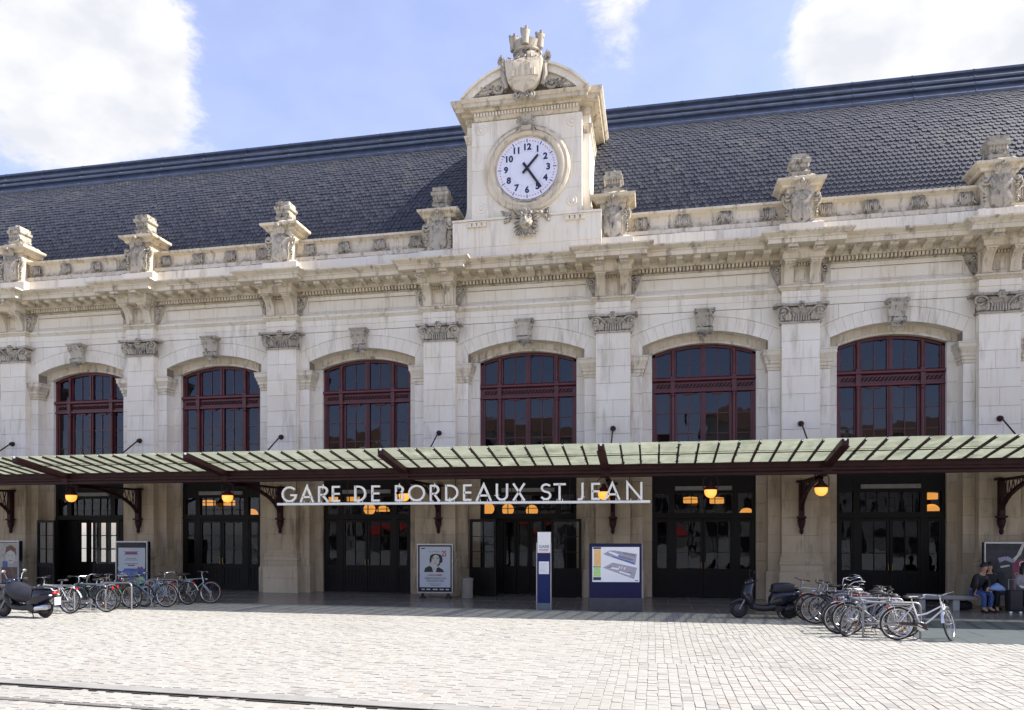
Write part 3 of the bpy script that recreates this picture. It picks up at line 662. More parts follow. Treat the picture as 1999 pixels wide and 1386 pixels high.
hall.obj('hall_interior', M['interior'], BLD)
hf = struct(MB().box(-32,17,.9,8,-.04,-.004).obj('hall_floor', M['slab']))

# ---- roof
ROOF = []                                                # (y,z,angle) along the slope
y_, z_ = .80, 13.40; NS = 64; LEN = 5.25
for q in range(NS+1):
    a = R(83-43*(q/NS)**1.15); ROOF.append((y_, z_, a)); y_ += math.cos(a)*LEN/NS; z_ += math.sin(a)*LEN/NS
def roof_at(s):
    t = max(0, min(NS-1e-6, s/LEN*NS)); i = int(t); f = t-i; a, b = ROOF[i], ROOF[i+1]
    return a[0]+(b[0]-a[0])*f, a[1]+(b[1]-a[1])*f, a[2]
def roof():
    prof = [(y+.03,z) for y, z, a in ROOF[::8]]
    yt, zt, _ = ROOF[-1]
    root = MB().px(prof+[(yt+.6,zt+.8),(12,zt+.8),(12,13.0),(.83,13.0)], -60, 48).obj('roof', M['roof_board'], BLD)
    def slate(w, r):
        pts = [(-w/2,.25),(-w/2,.095),(-w*.40,.035),(-w*.17,0),(w*.17,0),(w*.40,.035),(w/2,.095),(w/2,.25)]
        vs = [(u,v,.030-.14*v) for u, v in pts]+[(u,v,.014-.14*v) for u, v in pts[1:7]]
        return vs, [tuple(range(8)), (1,8,9,2),(2,9,10,3),(3,10,11,4),(4,11,12,5),(5,12,13,6)]
    EXP, W = .160, .175; nr = int(LEN/EXP); stuff = MB(); singles = []; r = random.Random(11)
    vs0, fs0 = slate(W-.006, r)
    for j in range(nr):
        y, z, a = roof_at(j*EXP+.01); x = -36+(W/2 if j%2 else 0)
        t = Vector((0,math.cos(a),math.sin(a))); n = Vector((0,-math.sin(a),math.cos(a)))
        while x < 24:
            jit = r.uniform(-.008,.008); tl = r.uniform(-.006,.008)
            o = Vector((x+jit,y,z))+t*r.uniform(-.010,.008)
            if j in range(2, 28) and 5.6 < x < 10.9 and len(singles) < 300 and (j >= 2): singles.append((o, a, r.uniform(-.03,.03)))
            else: stuff.add([tuple(o+Vector((u,0,0))+t*v+n*(w+tl)) for u, v, w in vs0], fs0)
            x += W
    stuff.obj('slates', M['slate'], root, kind='stuff')
    me = bpy.data.meshes.new('slate'); me.from_pydata([(u,v,w) for u,v,w in vs0], [], fs0); me.materials.append(M['slate'])
    for o, a, tw in singles: mobj('slate', me, root, o, (a, 0, 0))
    # zinc ridge: stepped rolls, lapped in sheets
    zp = [(yt-.10,zt-.06),(yt-.12,zt+.02),(yt+.02,zt+.26),(yt-.06,zt+.29),(yt-.07,zt+.35),(yt+.12,zt+.53),(yt+.06,zt+.56),(yt+.04,zt+.62),(yt+.18,zt+.82),(yt+.10,zt+.86),(yt+.10,zt+.94),(yt+.2,zt+.99),(yt+.9,zt+1.0),(yt+.9,zt-.1)]
    x = -40.0
    sheet = keep(MB().px(zp, 0, 2.04), 'zinc_sheet', 'zinc', 25); seam = keep(MB().px([(y-.012,z+.006) for y, z in zp[:12]]+[(yt+.5,zt+1.01),(yt+.5,zt-.1)], 0, .05), 'zinc_seam', 'zinc', 25)
    kn = keep(MB().lathe([(.03,0),(.03,.02),(.04,.03),(.035,.06),(.0,.075)], (0,0,0), 8), 'ridge_stud', 'zinc')
    while x < 26:
        mobj('zinc_sheet', sheet, root, (x,0,0)); mobj('zinc_seam', seam, root, (x-.02,0,0)); mobj('ridge_stud', kn, root, (x+1.0,yt+.3,zt+.98)); x += 2.05
M['roof_board'] = plain('roof_underlay', (.02,.02,.024), .9)
roof()

# ---- windows
PANES = {}
def pane(parent, x0, x1, z0, z1, y, m='glass', name='pane'):
    key = m
    if key not in PANES:
        me = bpy.data.meshes.new('pane'); me.from_pydata([(-.5,0,-.5),(.5,0,-.5),(.5,0,.5),(-.5,0,.5)], [], [(0,1,2,3)]); me.materials.append(M[m]); PANES[key] = me
    return mobj(name, PANES[key], parent, ((x0+x1)/2, y, (z0+z1)/2), (R(rnd.uniform(-.5,.5)),0,R(rnd.uniform(-.6,.6))), (x1-x0,1,z1-z0))
def window(k):
    b = BAYS[k]; c, w = b.c, b.wi; s = w/1.74; y = .42; top = lambda x: arc(c, b.czi, b.Ri, x)
    zb, zt0, zt1 = 4.7, 7.13, 7.68; f = MB()
    for sg in (-1, 1):
        xa, xb = sorted((c+sg*w, c+sg*(w-.1*s))); f.box(xa, xb, y-.04, y+.12, zb, 8.5); xa, xb = sorted((c+sg*(w-.1*s), c+sg*(w-.16*s))); f.box(xa, xb, y-.0, y+.1, zb, 8.5)
    n = 20
    for i in range(n):
        xa, xb = c-w+2*w*i/n, c-w+2*w*(i+1)/n
        f.py([(xa,top(xa)-.1),(xb,top(xb)-.1),(xb,top(xb)+.02),(xa,top(xa)+.02)], y-.04, y+.12)
    f.box(c-w, c+w, y-.04, y+.12, zb-.1, zb)
    win = f.obj('window', M['maroon'], BLD)
    t = MB(); t.px([(y-.02,zt0),(y-.1,zt0+.02),(y-.1,zt0+.09),(y-.05,zt0+.11),(y-.05,zt0+.37),(y-.09,zt0+.39),(y-.16,zt0+.42),(y-.16,zt0+.49),(y-.08,zt0+.52),(y-.05,zt1),(y+.12,zt1),(y+.12,zt0)], c-w+.02, c+w-.02)
    t.obj('transom', M['maroon'], win)
    orn = MB(); q = 0; x = c-w+.16
    while x < c+w-.16:
        orn.tube([(x,y-.06,zt0+.17),(x+.05,y-.075,zt0+.26),(x+.11,y-.06,zt0+.31)], [.018,.03,.015], 5); orn.ball((x+.09,y-.06,zt0+.19), .022, 5, 4); x += .125
    orn.obj('ornament_band', M['maroon_dark'], win, smooth=50)
    cols = (-1.03*s, 1.03*s)
    for x in cols:
        m_ = MB(); zt = top(c+x)-.08
        m_.lathe([(.06,zb),(.06,zt0-.12),(.085,zt0-.1),(.07,zt0-.02),(.09,zt0+.0)], (c+x,y-.06,0), 10)
        m_.box(c+x-.075, c+x+.075, y-.13, y+.1, zt0, zt1+.02); m_.lathe([(.085,zt1),(.06,zt1+.08),(.05,zt1+.12),(.05,zt-.15),(.07,zt-.12),(.07,zt)], (c+x,y-.05,0), 10)
        m_.box(c+x-.11, c+x+.11, y-.0, y+.1, zb, zt); m_.obj('mullion', M['maroon'], win, smooth=40)
    m_ = MB(); m_.box(c-.085, c+.085, y-.03, y+.1, zb, zt0); m_.box(c-.02, c+.02, y-.06, y, zb, zt0); m_.box(c-.085, c+.085, y-.03, y+.1, zt1, top(c)-.08); m_.box(c-.02, c+.02, y-.06, y, zt1, top(c)-.08)
    for sg in (-1, 1): m_.box(*sorted((c+sg*.87*s, c+sg*.92*s)), y+.0, y+.09, zb, zt0); m_.box(c+sg*.5*s-.2, c+sg*.5*s+.2, y, y+.09, zt0-.06, zt0)
    m_.obj('mullion', M['maroon'], win)
    gb = MB()
    for sg in (-1, 1): gb.box(c+sg*.49*s-.014, c+sg*.49*s+.014, y+.015, y+.06, zb, zt0); gb.box(c+sg*.49*s-.014, c+sg*.49*s+.014, y+.015, y+.06, zt1, top(c+sg*.49*s)-.08)
    for z in (5.72, 6.42): gb.box(c-w+.12, c+w-.12, y+.02, y+.055, z-.013, z+.013)
    gb.obj('glazing_bars', M['maroon'], win)
    edges = [-w+.14*s, -1.14*s, None, -.92*s, -.504*s, None, -.476*s, -.085, None, .085, .476*s, None, .504*s, .92*s, None, 1.14*s, w-.14*s]
    prs = [(-w+.14*s,-1.12*s),(-.90*s,-.48*s),(-.48*s,-.08),(.08,.48*s),(.48*s,.90*s),(1.12*s,w-.14*s)]
    for (a, e) in prs:
        for z0, z1 in ((zb,5.72),(5.72,6.42),(6.42,zt0)): pane(win, c+a, c+e, z0, z1, y+.04)
        g = [(c+a,zt1-.02),(c+e,zt1-.02)]+[(c+e+(a-e)*q/4, top(c+e+(a-e)*q/4)-.06) for q in range(5)]
        o = MB().add([(x,y+.04,z) for x, z in g], [tuple(range(len(g)))]).obj('pane', M['glass'], win)
    MB().box(c-w-.1, c+w+.1, .3, .62, 4.45, 4.62).obj('sill', M['stone2'], win)
for k in range(8): window(k)

# ---- street level doors
def door_unit(k, style):
    b = BAYS[k]; c, w = b.c, b.wi; s = w/1.74; y = .42; f = MB()
    for sg in (-1, 1): f.box(*sorted((c+sg*(w+.02), c+sg*(w-.11))), y-.05, y+.12, 0, 4.4)
    f.box(c-w, c+w, y-.06, y+.12, 2.76, 2.95); f.box(c-w, c+w, y-.09, y, 2.80, 2.86); f.box(c-w, c+w, y-.04, y+.12, 3.62, 4.4)
    for x in (-1.07*s, 1.07*s): f.box(c+x-.10, c+x+.10, y-.05, y+.12, 0 if style == 'closed' else 2.76, 4.4)
    d = f.obj('doorway', M['door'], BLD)
    # transom lights
    tb = MB(); tb.box(c-1.0*s, c+1.0*s, y+.0, y+.05, 3.13, 3.155)
    for q in (-.75,-.4,0,.4,.75): tb.box(c+q*s-.012, c+q*s+.012, y, y+.05, 2.95, 3.62)
    tb.box(c-1.0*s, c+1.0*s, y, y+.05, 3.42, 3.44)
    tb.obj('glazing_bars', M['door'], d)
    for a, e in ((-w+.1,-1.16*s),(-.98*s,.98*s),(1.16*s,w-.1)): pane(d, c+a, c+e, 2.95, 3.62, y+.03, 'doorglass')
    bx = MB().box(c-.95*s, c+.95*s, y-.16, y-.05, 3.73, 3.87)
    for sg in (-1, 1): bx.lathe([(.04,0),(.04,-.02)], (c+sg*.85*s,y-.16,3.80), 10, 'y')
    bx.obj('strip_light', M['tube_grey'], d)
    def leaf(x0, x1, cols, parent, yy=y, M_=None, name='door_leaf'):
        lf = MB(); lf.M = M_
        st = .085; z1 = 2.74
        for a, e in ((x0,x0+st),(x1-st,x1)): lf.box(a, e, yy-.03, yy+.04, .02, z1)
        for a, e in ((.02,.22),(.88,1.02),(z1-.1,z1)): lf.box(x0+st, x1-st, yy-.03, yy+.04, a, e)
        lf.box(x0+st, x1-st, yy-.005, yy+.03, .2, .9)
        nb = max(2, int((x1-x0)/.16))
        for q in range(1, nb): xx = x0+st+(x1-x0-2*st)*q/nb; lf.box(xx-.012, xx+.012, yy-.018, yy, .24, .86)
        lf.box(x0+st+.03, x1-st-.03, yy-.02, yy, .84, .87)
        o = lf.obj(name, M['door'], parent); g = MB(); g.M = M_
        for q in range(1, cols): xx = x0+st+(x1-x0-2*st)*q/cols; g.box(xx-.013, xx+.013, yy-.02, yy+.03, 1.0, z1-.08)
        for z in (1.58, 2.12): g.box(x0+st, x1-st, yy-.019, yy+.029, z-.013, z+.013)
        g.obj('glazing_bar', M['door'], o)
        for q in range(cols):
            for z0, z2 in ((1.02,1.58),(1.58,2.12),(2.12,z1-.1)):
                a, e = x0+st+(x1-x0-2*st)*q/cols, x0+st+(x1-x0-2*st)*(q+1)/cols
                if M_ is None: pane(o, a, e, z0, z2, yy+.01, 'doorglass')
                else:
                    gg = MB(); gg.M = M_; gg.add([(a,yy+.01,z0),(e,yy+.01,z0),(e,yy+.01,z2),(a,yy+.01,z2)], [(0,1,2,3)]).obj('pane', M['doorglass'], o)
        return o
    if style == 'closed':
        leaf(c-w+.1, c-1.16*s, 1, d); leaf(c-.98*s, c-.01, 2, d); leaf(c+.01, c+.98*s, 2, d); leaf(c+1.16*s, c+w-.1, 1, d)
        for sg in (-1, 1): h = MB(); h.tube([(c+sg*.06,y-.03,1.0),(c+sg*.06,y-.09,1.02),(c+sg*.06,y-.09,1.22),(c+sg*.06,y-.03,1.24)], .012, 6); h.obj('door_handle', M['brass'], d)
    else:                                                # outer leaves folded out against the piers, glazed lobby behind
        for sg in (-1, 1):
            ang = R(12)*sg; Mx = Matrix.Translation((c+sg*(w-.02), .2, 0)) @ Matrix.Rotation(ang if sg > 0 else ang, 4, 'Z') @ Matrix.Translation((-sg*.38, -.55, 0))
            leaf(-.52, .52, 2, d, 0, Mx)
        for q in range(4):
            a = c-.98*s+1.96*s*q/4; leaf(a+.01, a+1.96*s/4-.01, 1, d, .80, None, 'lobby_door')
        lb = MB(); lb.box(c-w, c+w, .76, .86, 2.74, 2.95)
        for sg in (-1, 1): lb.box(*sorted((c+sg*(w+.7), c+sg*.99*s)), .76, .86, 0, 2.95)
        lb.obj('lobby_wall', M['door'], d)
M['tube_grey'] = plain('grey_strip_light', (.20,.19,.17), .5)
M['brass'] = plain('worn_brass', (.35,.25,.10), .35, .9)
for k, st in enumerate(['closed','open','closed','closed','open','closed','closed','closed']): door_unit(k, st)
# ---- clock gable
TC = -4.42
def tower():
    body = MB().box(TC-2.19, TC+2.19, -.42, 3.2, 13.05, 16.98)
    for sg in (-1, 1):                                    # concave flare at the foot
        pts = [(TC+sg*2.19,13.3)]+[(TC+sg*(2.19+.34*(1-math.sin(R(a)))), 13.3+.62*(1-math.cos(R(a)))) for a in (0,18,36,54,72,90)]
        body.py(pts, -.42, 1.2)
    t = body.obj('clock_gable', M['stone'], BLD)
    MB().px([(-.80,11.7),(-.80,13.18),(-.86,13.2),(-.86,13.26),(-.70,13.32),(.4,13.32),(.4,11.7)], TC-2.62, TC+2.62).obj('gable_base', M['stone'], t)
    for q, (a, e) in enumerate(((-2.62,-.9),(-.9,.85),(.85,2.62))): stone_block(t, TC+a, TC+e, -.815, -.5, 12.27, 13.17, 'stone')
    xs = [-1.95,-1.1,.2,1.2,1.95]                         # front panel in courses
    for j, (z0, z1) in enumerate(courses(13.3, 16.72, .86)):
        cut = [-1.95, -.45+.6*(j%2), 1.95] if j%2 else [-1.95, -.8, .9, 1.95]
        for a, e in zip(cut[:-1], cut[1:]): stone_block(t, TC+a, TC+e, -.70, -.40, z0, z1, 'stone', .0015)
    MB().box(TC-1.9, TC+1.9, -.685, -.41, 13.35, 16.7).obj('gable_core', M['stone'], t)
    for sg in (-1, 1):
        a, e = sorted((TC+sg*1.955, TC+sg*2.19))
        MB().U([(0,16.1),(.03,16.13),(.03,16.2),(.05,16.22),(.06,16.3),(.09,16.33),(.09,16.4),(0,16.44)], a+(.06 if sg > 0 else 0), e-(.06 if sg < 0 else 0), -.44, 1.5).obj('strip_capital', M['stone2'], t)
        for z in (13.68, 16.42):
            MB().lathe([(.0,-.065),(.06,-.06),(.09,-.02),(.10,-.03),(.17,-.03),(.19,-.0),(.19,.03)], (TC+sg*1.60,-.70,z), 18, 'y').obj('roundel', M['stone'], t, smooth=35)
        g = MB(); g.box(TC+sg*1.72-.36, TC+sg*1.72+.36, -.93, -.75, 13.10, 13.13); g.box(TC+sg*1.72-.36, TC+sg*1.72+.36, -.91, -.75, 12.97, 12.99)
        for q in range(4): g.box(TC+sg*1.72-.34+.18*q, TC+sg*1.72-.20+.18*q, -.90, -.75, 12.99, 13.10)
        g.obj('guttae', M['stone'], t)
    cz = 14.92; cx = TC+.04
    ring = MB().lathe([(1.07,.05),(1.07,-.02),(1.10,-.05),(1.13,-.04),(1.15,-.10),(1.24,-.15),(1.30,-.14),(1.34,-.10),(1.42,-.12),(1.50,-.08),(1.52,-.0),(1.52,.05)], (cx,-.70,cz), 64, 'y')
    ring.obj('dial_surround', M['stone2'], t, smooth=28)
    k = MB(); k.px([(-.70,0),(-.92,.02),(-1.0,.12),(-.94,.3),(-.98,.42),(-1.0,.5),(-.7,.52)], cx-.17, cx+.17)
    for sg in (-1, 1): k.scroll(cx+sg*.26, -.92, 16.5-16.18, .11, .02, R(90), 1.3, .045, sg, 16); k.leaf((cx+sg*.2,-.9,.1), (sg*.5,0,-.6), (0,-1,0), .25, .07, .3)
    k.ball((cx,-1.0,.27), .06, 8, 5); o = k.obj('dial_keystone', M['carved'], t, (0,0,16.17), smooth=40)
    # lion mask with festoons under the dial
    l = MB(); r = random.Random(4); zc = 13.02
    l.ball((cx,-.92,zc), (.24,.2,.30), 14, 9); l.ball((cx,-1.08,zc-.10), (.13,.12,.12), 10, 6); l.ball((cx,-1.10,zc+.0), (.05,.08,.12), 8, 5)
    for sg in (-1, 1):
        l.ball((cx+sg*.11,-1.06,zc+.07), (.05,.04,.035), 7, 5); l.ball((cx+sg*.09,-1.08,zc-.15), (.08,.08,.06), 7, 5); l.ball((cx+sg*.17,-.98,zc+.26), .06, 7, 5)
        l.tube([(cx+sg*.06,-1.04,zc+.13),(cx+sg*.14,-1.06,zc+.15),(cx+sg*.2,-1.0,zc+.11)], [.03,.04,.02], 6)
        for q in range(7): l.leaf((cx+sg*.2,-.9,zc+.28-.1*q), (sg*1,0,.5-.26*q), (0,-1,0), .26+.03*(q%3), .06, .35, 4)
        for q in range(10): l.ball((cx+sg*(.3+.05*q),-.86,zc+.30-.0035*q*q+r.uniform(-.05,.05)), r.uniform(.05,.08), 7, 5)
        for q in range(4): l.leaf((cx+sg*(.4+.1*q),-.84,zc+.3), (sg*.8,0,r.uniform(-.8,.7)), (0,-1,0), .26, .07, .3, 4)
        l.scroll(cx+sg*.72, -.84, zc+.28, .1, .02, R(180), 1.2, .035, sg, 12)
    for q in range(9): l.leaf((cx-.16+.04*q,-.92,zc-.2), ((q-4)*.13,0,-1), (0,-1,0), .34+.05*(q%2), .06, .25, 4)
    for q in range(7): l.leaf((cx-.18+.06*q,-.9,zc+.2), ((q-3)*.3,0,1), (0,-1,0), .25, .06, .3, 4)
    l.obj('lion_mask', M['carved'], t, smooth=50)
    # entablature of the gable
    e = MB(); e.U([(0,16.73),(.03,16.78),(.05,16.82),(.05,16.97),(.14,16.99),(.16,17.05),(.36,17.06),(.36,17.17),(.40,17.19),(.46,17.27),(.46,17.30),(.05,17.34)], TC-1.80, TC+1.80, -.74, .2)
    e.obj('gable_cornice', M['stone2'], t, smooth=25)
    s = MB(); s.U([(0,16.73),(.05,16.82),(.05,16.97),(.16,17.0),(.18,17.06),(.36,17.07),(.36,17.2),(.42,17.22),(.5,17.34),(.5,17.42),(.1,17.44)], TC-2.16, TC+2.16, -.46, 3.0)
    s.obj('gable_cornice', M['stone2'], t, smooth=25)
    d = MB()
    for q in range(34): d.box(TC-1.82+.1085*q, TC-1.76+.1085*q, -.86, -.78, 16.84, 16.955)
    d.obj('dentil_course', M['stone'], t, kind='stuff')
    # segmental pediment
    hw, rise, z0 = 2.22, 1.06, 17.34; Rr = (hw*hw+rise*rise)/(2*rise); pc = z0+rise-Rr; A = math.asin(hw/Rr); n = 9
    for i in range(n):
        a0, a1 = -A+2*A*i/n, -A+2*A*(i+1)/n
        for (r0, r1, yf) in ((Rr-.55, Rr-.30, -1.02), (Rr-.30, Rr-.08, -1.14), (Rr-.08, Rr, -1.24)):
            up = [(TC+r1*math.sin(a0+(a1-a0)*q/4), pc+r1*math.cos(a0+(a1-a0)*q/4)) for q in range(5)]; lo = [(TC+r0*math.sin(a0+(a1-a0)*q/4), pc+r0*math.cos(a0+(a1-a0)*q/4)) for q in range(5)]
            lo = [(x, max(z, z0-.02)) for x, z in lo]; up = [(x, max(z, z0-.01)) for x, z in up]
            if i in (0,) : pass
            MB().py(up+lo[::-1], yf, .3 if r1 < Rr else 2.6).obj('pediment_block', M['stone'], t)
    tp = [(TC+(Rr-.5)*math.sin(a), pc+(Rr-.5)*math.cos(a)) for a in [-A+2*A*i/20 for i in range(21)]]
    MB().py([(x, max(z, z0-.03)) for x, z in tp], -.80, .3).obj('tympanum', M['stone2'], t)
    # coat of arms, scrollwork, mural crown
    c0 = TC+.03; sh = [(-.66,18.30),(-.60,18.42),(-.3,18.36),(0,18.42),(.3,18.36),(.60,18.42),(.66,18.30),(.62,17.9),(.55,17.62),(.38,17.40),(0,17.22),(-.38,17.40),(-.55,17.62),(-.62,17.9)]
    s = MB(); n = len(sh); vs = [(c0+x,-1.15,z) for x, z in sh]+[(c0+x,-1.34,z) for x, z in sh]+[(c0+x*.9,-1.38,17.85+(z-17.85)*.9) for x, z in sh]+[(c0+x*.5,-1.46,17.85+(z-17.85)*.5) for x, z in sh]
    s.add(vs, [(q*n+j,q*n+(j+1)%n,(q+1)*n+(j+1)%n,(q+1)*n+j) for q in range(3) for j in range(n)]+[tuple(range(3*n,4*n))])
    s.tube([(c0-.52,-1.40,17.66),(c0-.25,-1.45,17.74),(c0+.0,-1.47,17.72),(c0+.3,-1.45,17.76),(c0+.52,-1.40,17.7)], .02, 5)
    s.tube([(c0-.05,-1.47,18.1),(c0+.12,-1.48,18.2),(c0+.24,-1.46,18.1),(c0+.14,-1.48,17.95),(c0+.02,-1.48,18.0)], .022, 5)
    for q, (dx, h_) in enumerate(((-.34,.20),(-.20,.30),(0,.40),(.20,.30),(.34,.20))):     # castle over the river, beast in chief
        s.box(c0+dx-.055, c0+dx+.055, -1.49, -1.40, 17.72, 17.72+h_)
        for u in (-1, 1): s.box(c0+dx+u*.04-.015, c0+dx+u*.04+.015, -1.49, -1.42, 17.72+h_, 17.76+h_)
    for q in range(5): s.tube([(c0-.40+.16*q,-1.43,17.54),(c0-.32+.16*q,-1.46,17.58),(c0-.24+.16*q,-1.43,17.54)], .014, 5)
    for q in range(4): s.leaf((c0-.42+.28*q,-1.36,18.24), (0,0,1), (0,-1,0), .12, .05, .2, 3)
    s.obj('coat_of_arms', M['stone2'], t, smooth=40)
    o = MB(); r = random.Random(8)
    for sg in (-1, 1):
        o.scroll(c0+sg*.95, -1.12, 17.56, .19, .03, R(90)+sg*R(60), 1.4, .06, sg, 22); o.scroll(c0+sg*.70, -1.2, 18.25, .12, .02, R(0), 1.2, .05, sg, 16)
        for q in range(8): o.leaf((c0+sg*(.66+.1*q),-1.08,17.5+.02*q), (sg*r.uniform(.2,1),0,r.uniform(-.3,.9)), (0,-1,0), r.uniform(.2,.34)*(1-.05*q), .07, .45, 4)
        for q in range(12): o.ball((c0+sg*(.68+.09*q),-1.07,17.44+max(0,.36-.045*q)*r.random()), r.uniform(.035,.06), 6, 4)
        o.tube([(c0+sg*.62,-1.2,17.5),(c0+sg*.72,-1.24,17.8),(c0+sg*.70,-1.24,18.1),(c0+sg*.78,-1.2,18.35)], [.08,.1,.09,.05], 7)
        for q in range(5): o.leaf((c0+sg*.70,-1.2,18.3), (sg*(.35+.18*q),-.1,1.0-.2*q), (0,-1,0), .36-.03*q, .075, .2, 4)
        for q in range(5): o.leaf((c0+sg*.66,-1.18,17.6+.13*q), (sg*.8,0,.5), (0,-1,0), .22, .07, .4, 3)
        o.scroll(c0+sg*.26, -1.30, 17.12, .12, .02, R(90), 1.2, .05, -sg, 14); o.leaf((c0+sg*.1,-1.3,17.22), (sg*.6,0,-.5), (0,-1,0), .3, .08, .3)
    for q in range(5): o.leaf((c0-.12+.06*q,-1.32,17.26), ((q-2)*.3,0,-1), (0,-1,0), .24, .06, .3, 3)
    o.obj('scrollwork', M['carved'], t, smooth=50)
    c = MB(); yc = -.60; c.M = Matrix.Translation((c0,yc,18.36)) @ Matrix.Diagonal((1.14,1.08,.92,1)) @ Matrix.Translation((-c0,-yc,-18.36))
    c.lathe([(.26,18.36),(.34,18.48),(.44,18.62),(.46,18.76),(.40,18.90),(.37,18.96),(.44,18.99),(.45,19.05),(.40,19.08),(.42,19.25),(.45,19.36),(.35,19.36),(.3,19.1)], (c0,yc,0), 20)
    for q in range(16): a = 2*math.pi*q/16; c.leaf((c0+.40*math.cos(a),yc+.40*math.sin(a),18.92), (.1*math.cos(a),.1*math.sin(a),-1), (math.cos(a),math.sin(a),0), .36, .06, .22, 4)
    for q in range(5):
        a = 2*math.pi*q/5-math.pi/2; x, y = c0+.43*math.cos(a), yc+.43*math.sin(a)
        c.lathe([(.10,19.1),(.115,19.4),(.14,19.5),(.145,19.6),(.10,19.6),(.10,19.55)], (x,y,0), 8)
        for u in range(4): b = math.pi/2*u+.4; c.box(x+.11*math.cos(b)-.035, x+.11*math.cos(b)+.035, y+.11*math.sin(b)-.035, y+.11*math.sin(b)+.035, 19.59, 19.68)
    for sg in (-1, 1):
        for q in range(4): c.leaf((c0+sg*.46,yc-.05,18.42+.1*q), (sg*.45,0,1), (sg*.8,-.5,0), .26, .07, .2, 4)
    c.obj('mural_crown', M['carved'], t, smooth=45)
tower()

# ================================================================ clock
def text_mesh(s, size, ext=.0, align='CENTER', bold=0.):
    cu = bpy.data.curves.new('lettering', 'FONT'); cu.body = s; cu.size = size; cu.extrude = ext; cu.align_x = align; cu.align_y = 'CENTER' if align == 'CENTER' else 'TOP_BASELINE'; cu.offset = bold; cu.resolution_u = 3
    ob = bpy.data.objects.new('t', cu); COL.objects.link(ob); dg = bpy.context.evaluated_depsgraph_get(); me = bpy.data.meshes.new_from_object(ob.evaluated_get(dg))
    bpy.data.objects.remove(ob); bpy.data.curves.remove(cu); return me
def text(name, s, size, m, parent, loc, ext=.002, align='CENTER', bold=0., sx=1.):
    me = text_mesh(s, size, ext, align, bold); me.name = name; me.materials.clear(); me.materials.append(M[m]); return mobj(name, me, parent, loc, (R(90),0,0), (sx,1,1))
M['dial'] = plain('milky_dial_glass', (.72,.73,.80), .35, 0, .03, 2)
M['numeral'] = plain('dark_blue_numeral', (.010,.009,.075), .5)
M['hand'] = plain('near_black_hand', (.006,.007,.018), .5)
M['red_dot'] = plain('red_minute_dot', (.55,.05,.03), .5)
M['dial_joint'] = plain('grey_dial_joint', (.42,.42,.44), .6)
def clock():
    c = empty('station_clock', (TC+.04,-.74,14.92)); tag(c, 'large round white clock with blue numerals set in the stone gable', 'clock')
    MB().lathe([(0,0),(1.07,0),(1.07,.06),(0,.06)], (0,0,0), 64, 'y').obj('dial', M['dial'], c)
    j = MB(); j.lathe([(.60,-.002),(.606,-.002)], (0,0,0), 48, 'y')
    for q in range(12):
        a = R(30*q+15); j.M = Matrix.Rotation(a, 4, 'Y'); j.box(-.004,.004,-.003,0,.605 if q%3 else .0,1.0); j.M = None
    jo = MB()
    for q in range(48):
        a0, a1 = 2*math.pi*q/48, 2*math.pi*(q+1)/48
        jo.add([(r*math.cos(a),-.002,r*math.sin(a)) for r in (.60,.607) for a in (a0,a1)], [(0,1,3,2)])
    jo.obj('dial_joint', M['dial_joint'], c); j2 = MB()
    for q in range(12):
        a = R(30*q+15); j2.M = Matrix.Rotation(a, 4, 'Y'); j2.add([(-.003,-.0025,.61),(.003,-.0025,.61),(.003,-.0025,.98),(-.003,-.0025,.98)], [(0,1,2,3)])
    j2.obj('dial_joint', M['dial_joint'], c)
    for q in range(12):
        a = R(30*q); h = 12 if q == 0 else q
        text('numeral', str(h), .30, 'numeral', c, (.745*math.sin(a),-.006,.745*math.cos(a)-.005), .002, 'CENTER', .013)
        m = MB(); m.M = Matrix.Rotation(a, 4, 'Y'); m.box(-.015,.015,-.006,-.001,.91,1.03); m.obj('hour_mark', M['numeral'], c)
    dot = keep(MB().lathe([(.0,-.006),(.020,-.006),(.020,0)], (0,0,0), 8, 'y'), 'minute_dot', 'red_dot')
    for q in range(60):
        if q%5: a = R(6*q); mobj('minute_dot', dot, c, (.96*math.sin(a),0,.96*math.cos(a)))
    for nm, ang, ln, w, y in (('hour_hand', 42, .58, .042, -.05), ('minute_hand', 145, .86, .046, -.07)):
        h = MB(); h.M = Matrix.Rotation(R(ang), 4, 'Y'); h.add([(-w,y,-.22),(w,y,-.22),(w*.85,y,ln),(-w*.85,y,ln),(-w,y+.015,-.22),(w,y+.015,-.22),(w*.85,y+.015,ln),(-w*.85,y+.015,ln)], [(0,1,2,3),(7,6,5,4),(0,4,5,1),(1,5,6,2),(2,6,7,3),(3,7,4,0)]); h.obj(nm, M['hand'], c)
    MB().lathe([(.05,-.08),(.05,0)], (0,0,0), 12, 'y').obj('hub', M['hand'], c)
clock()

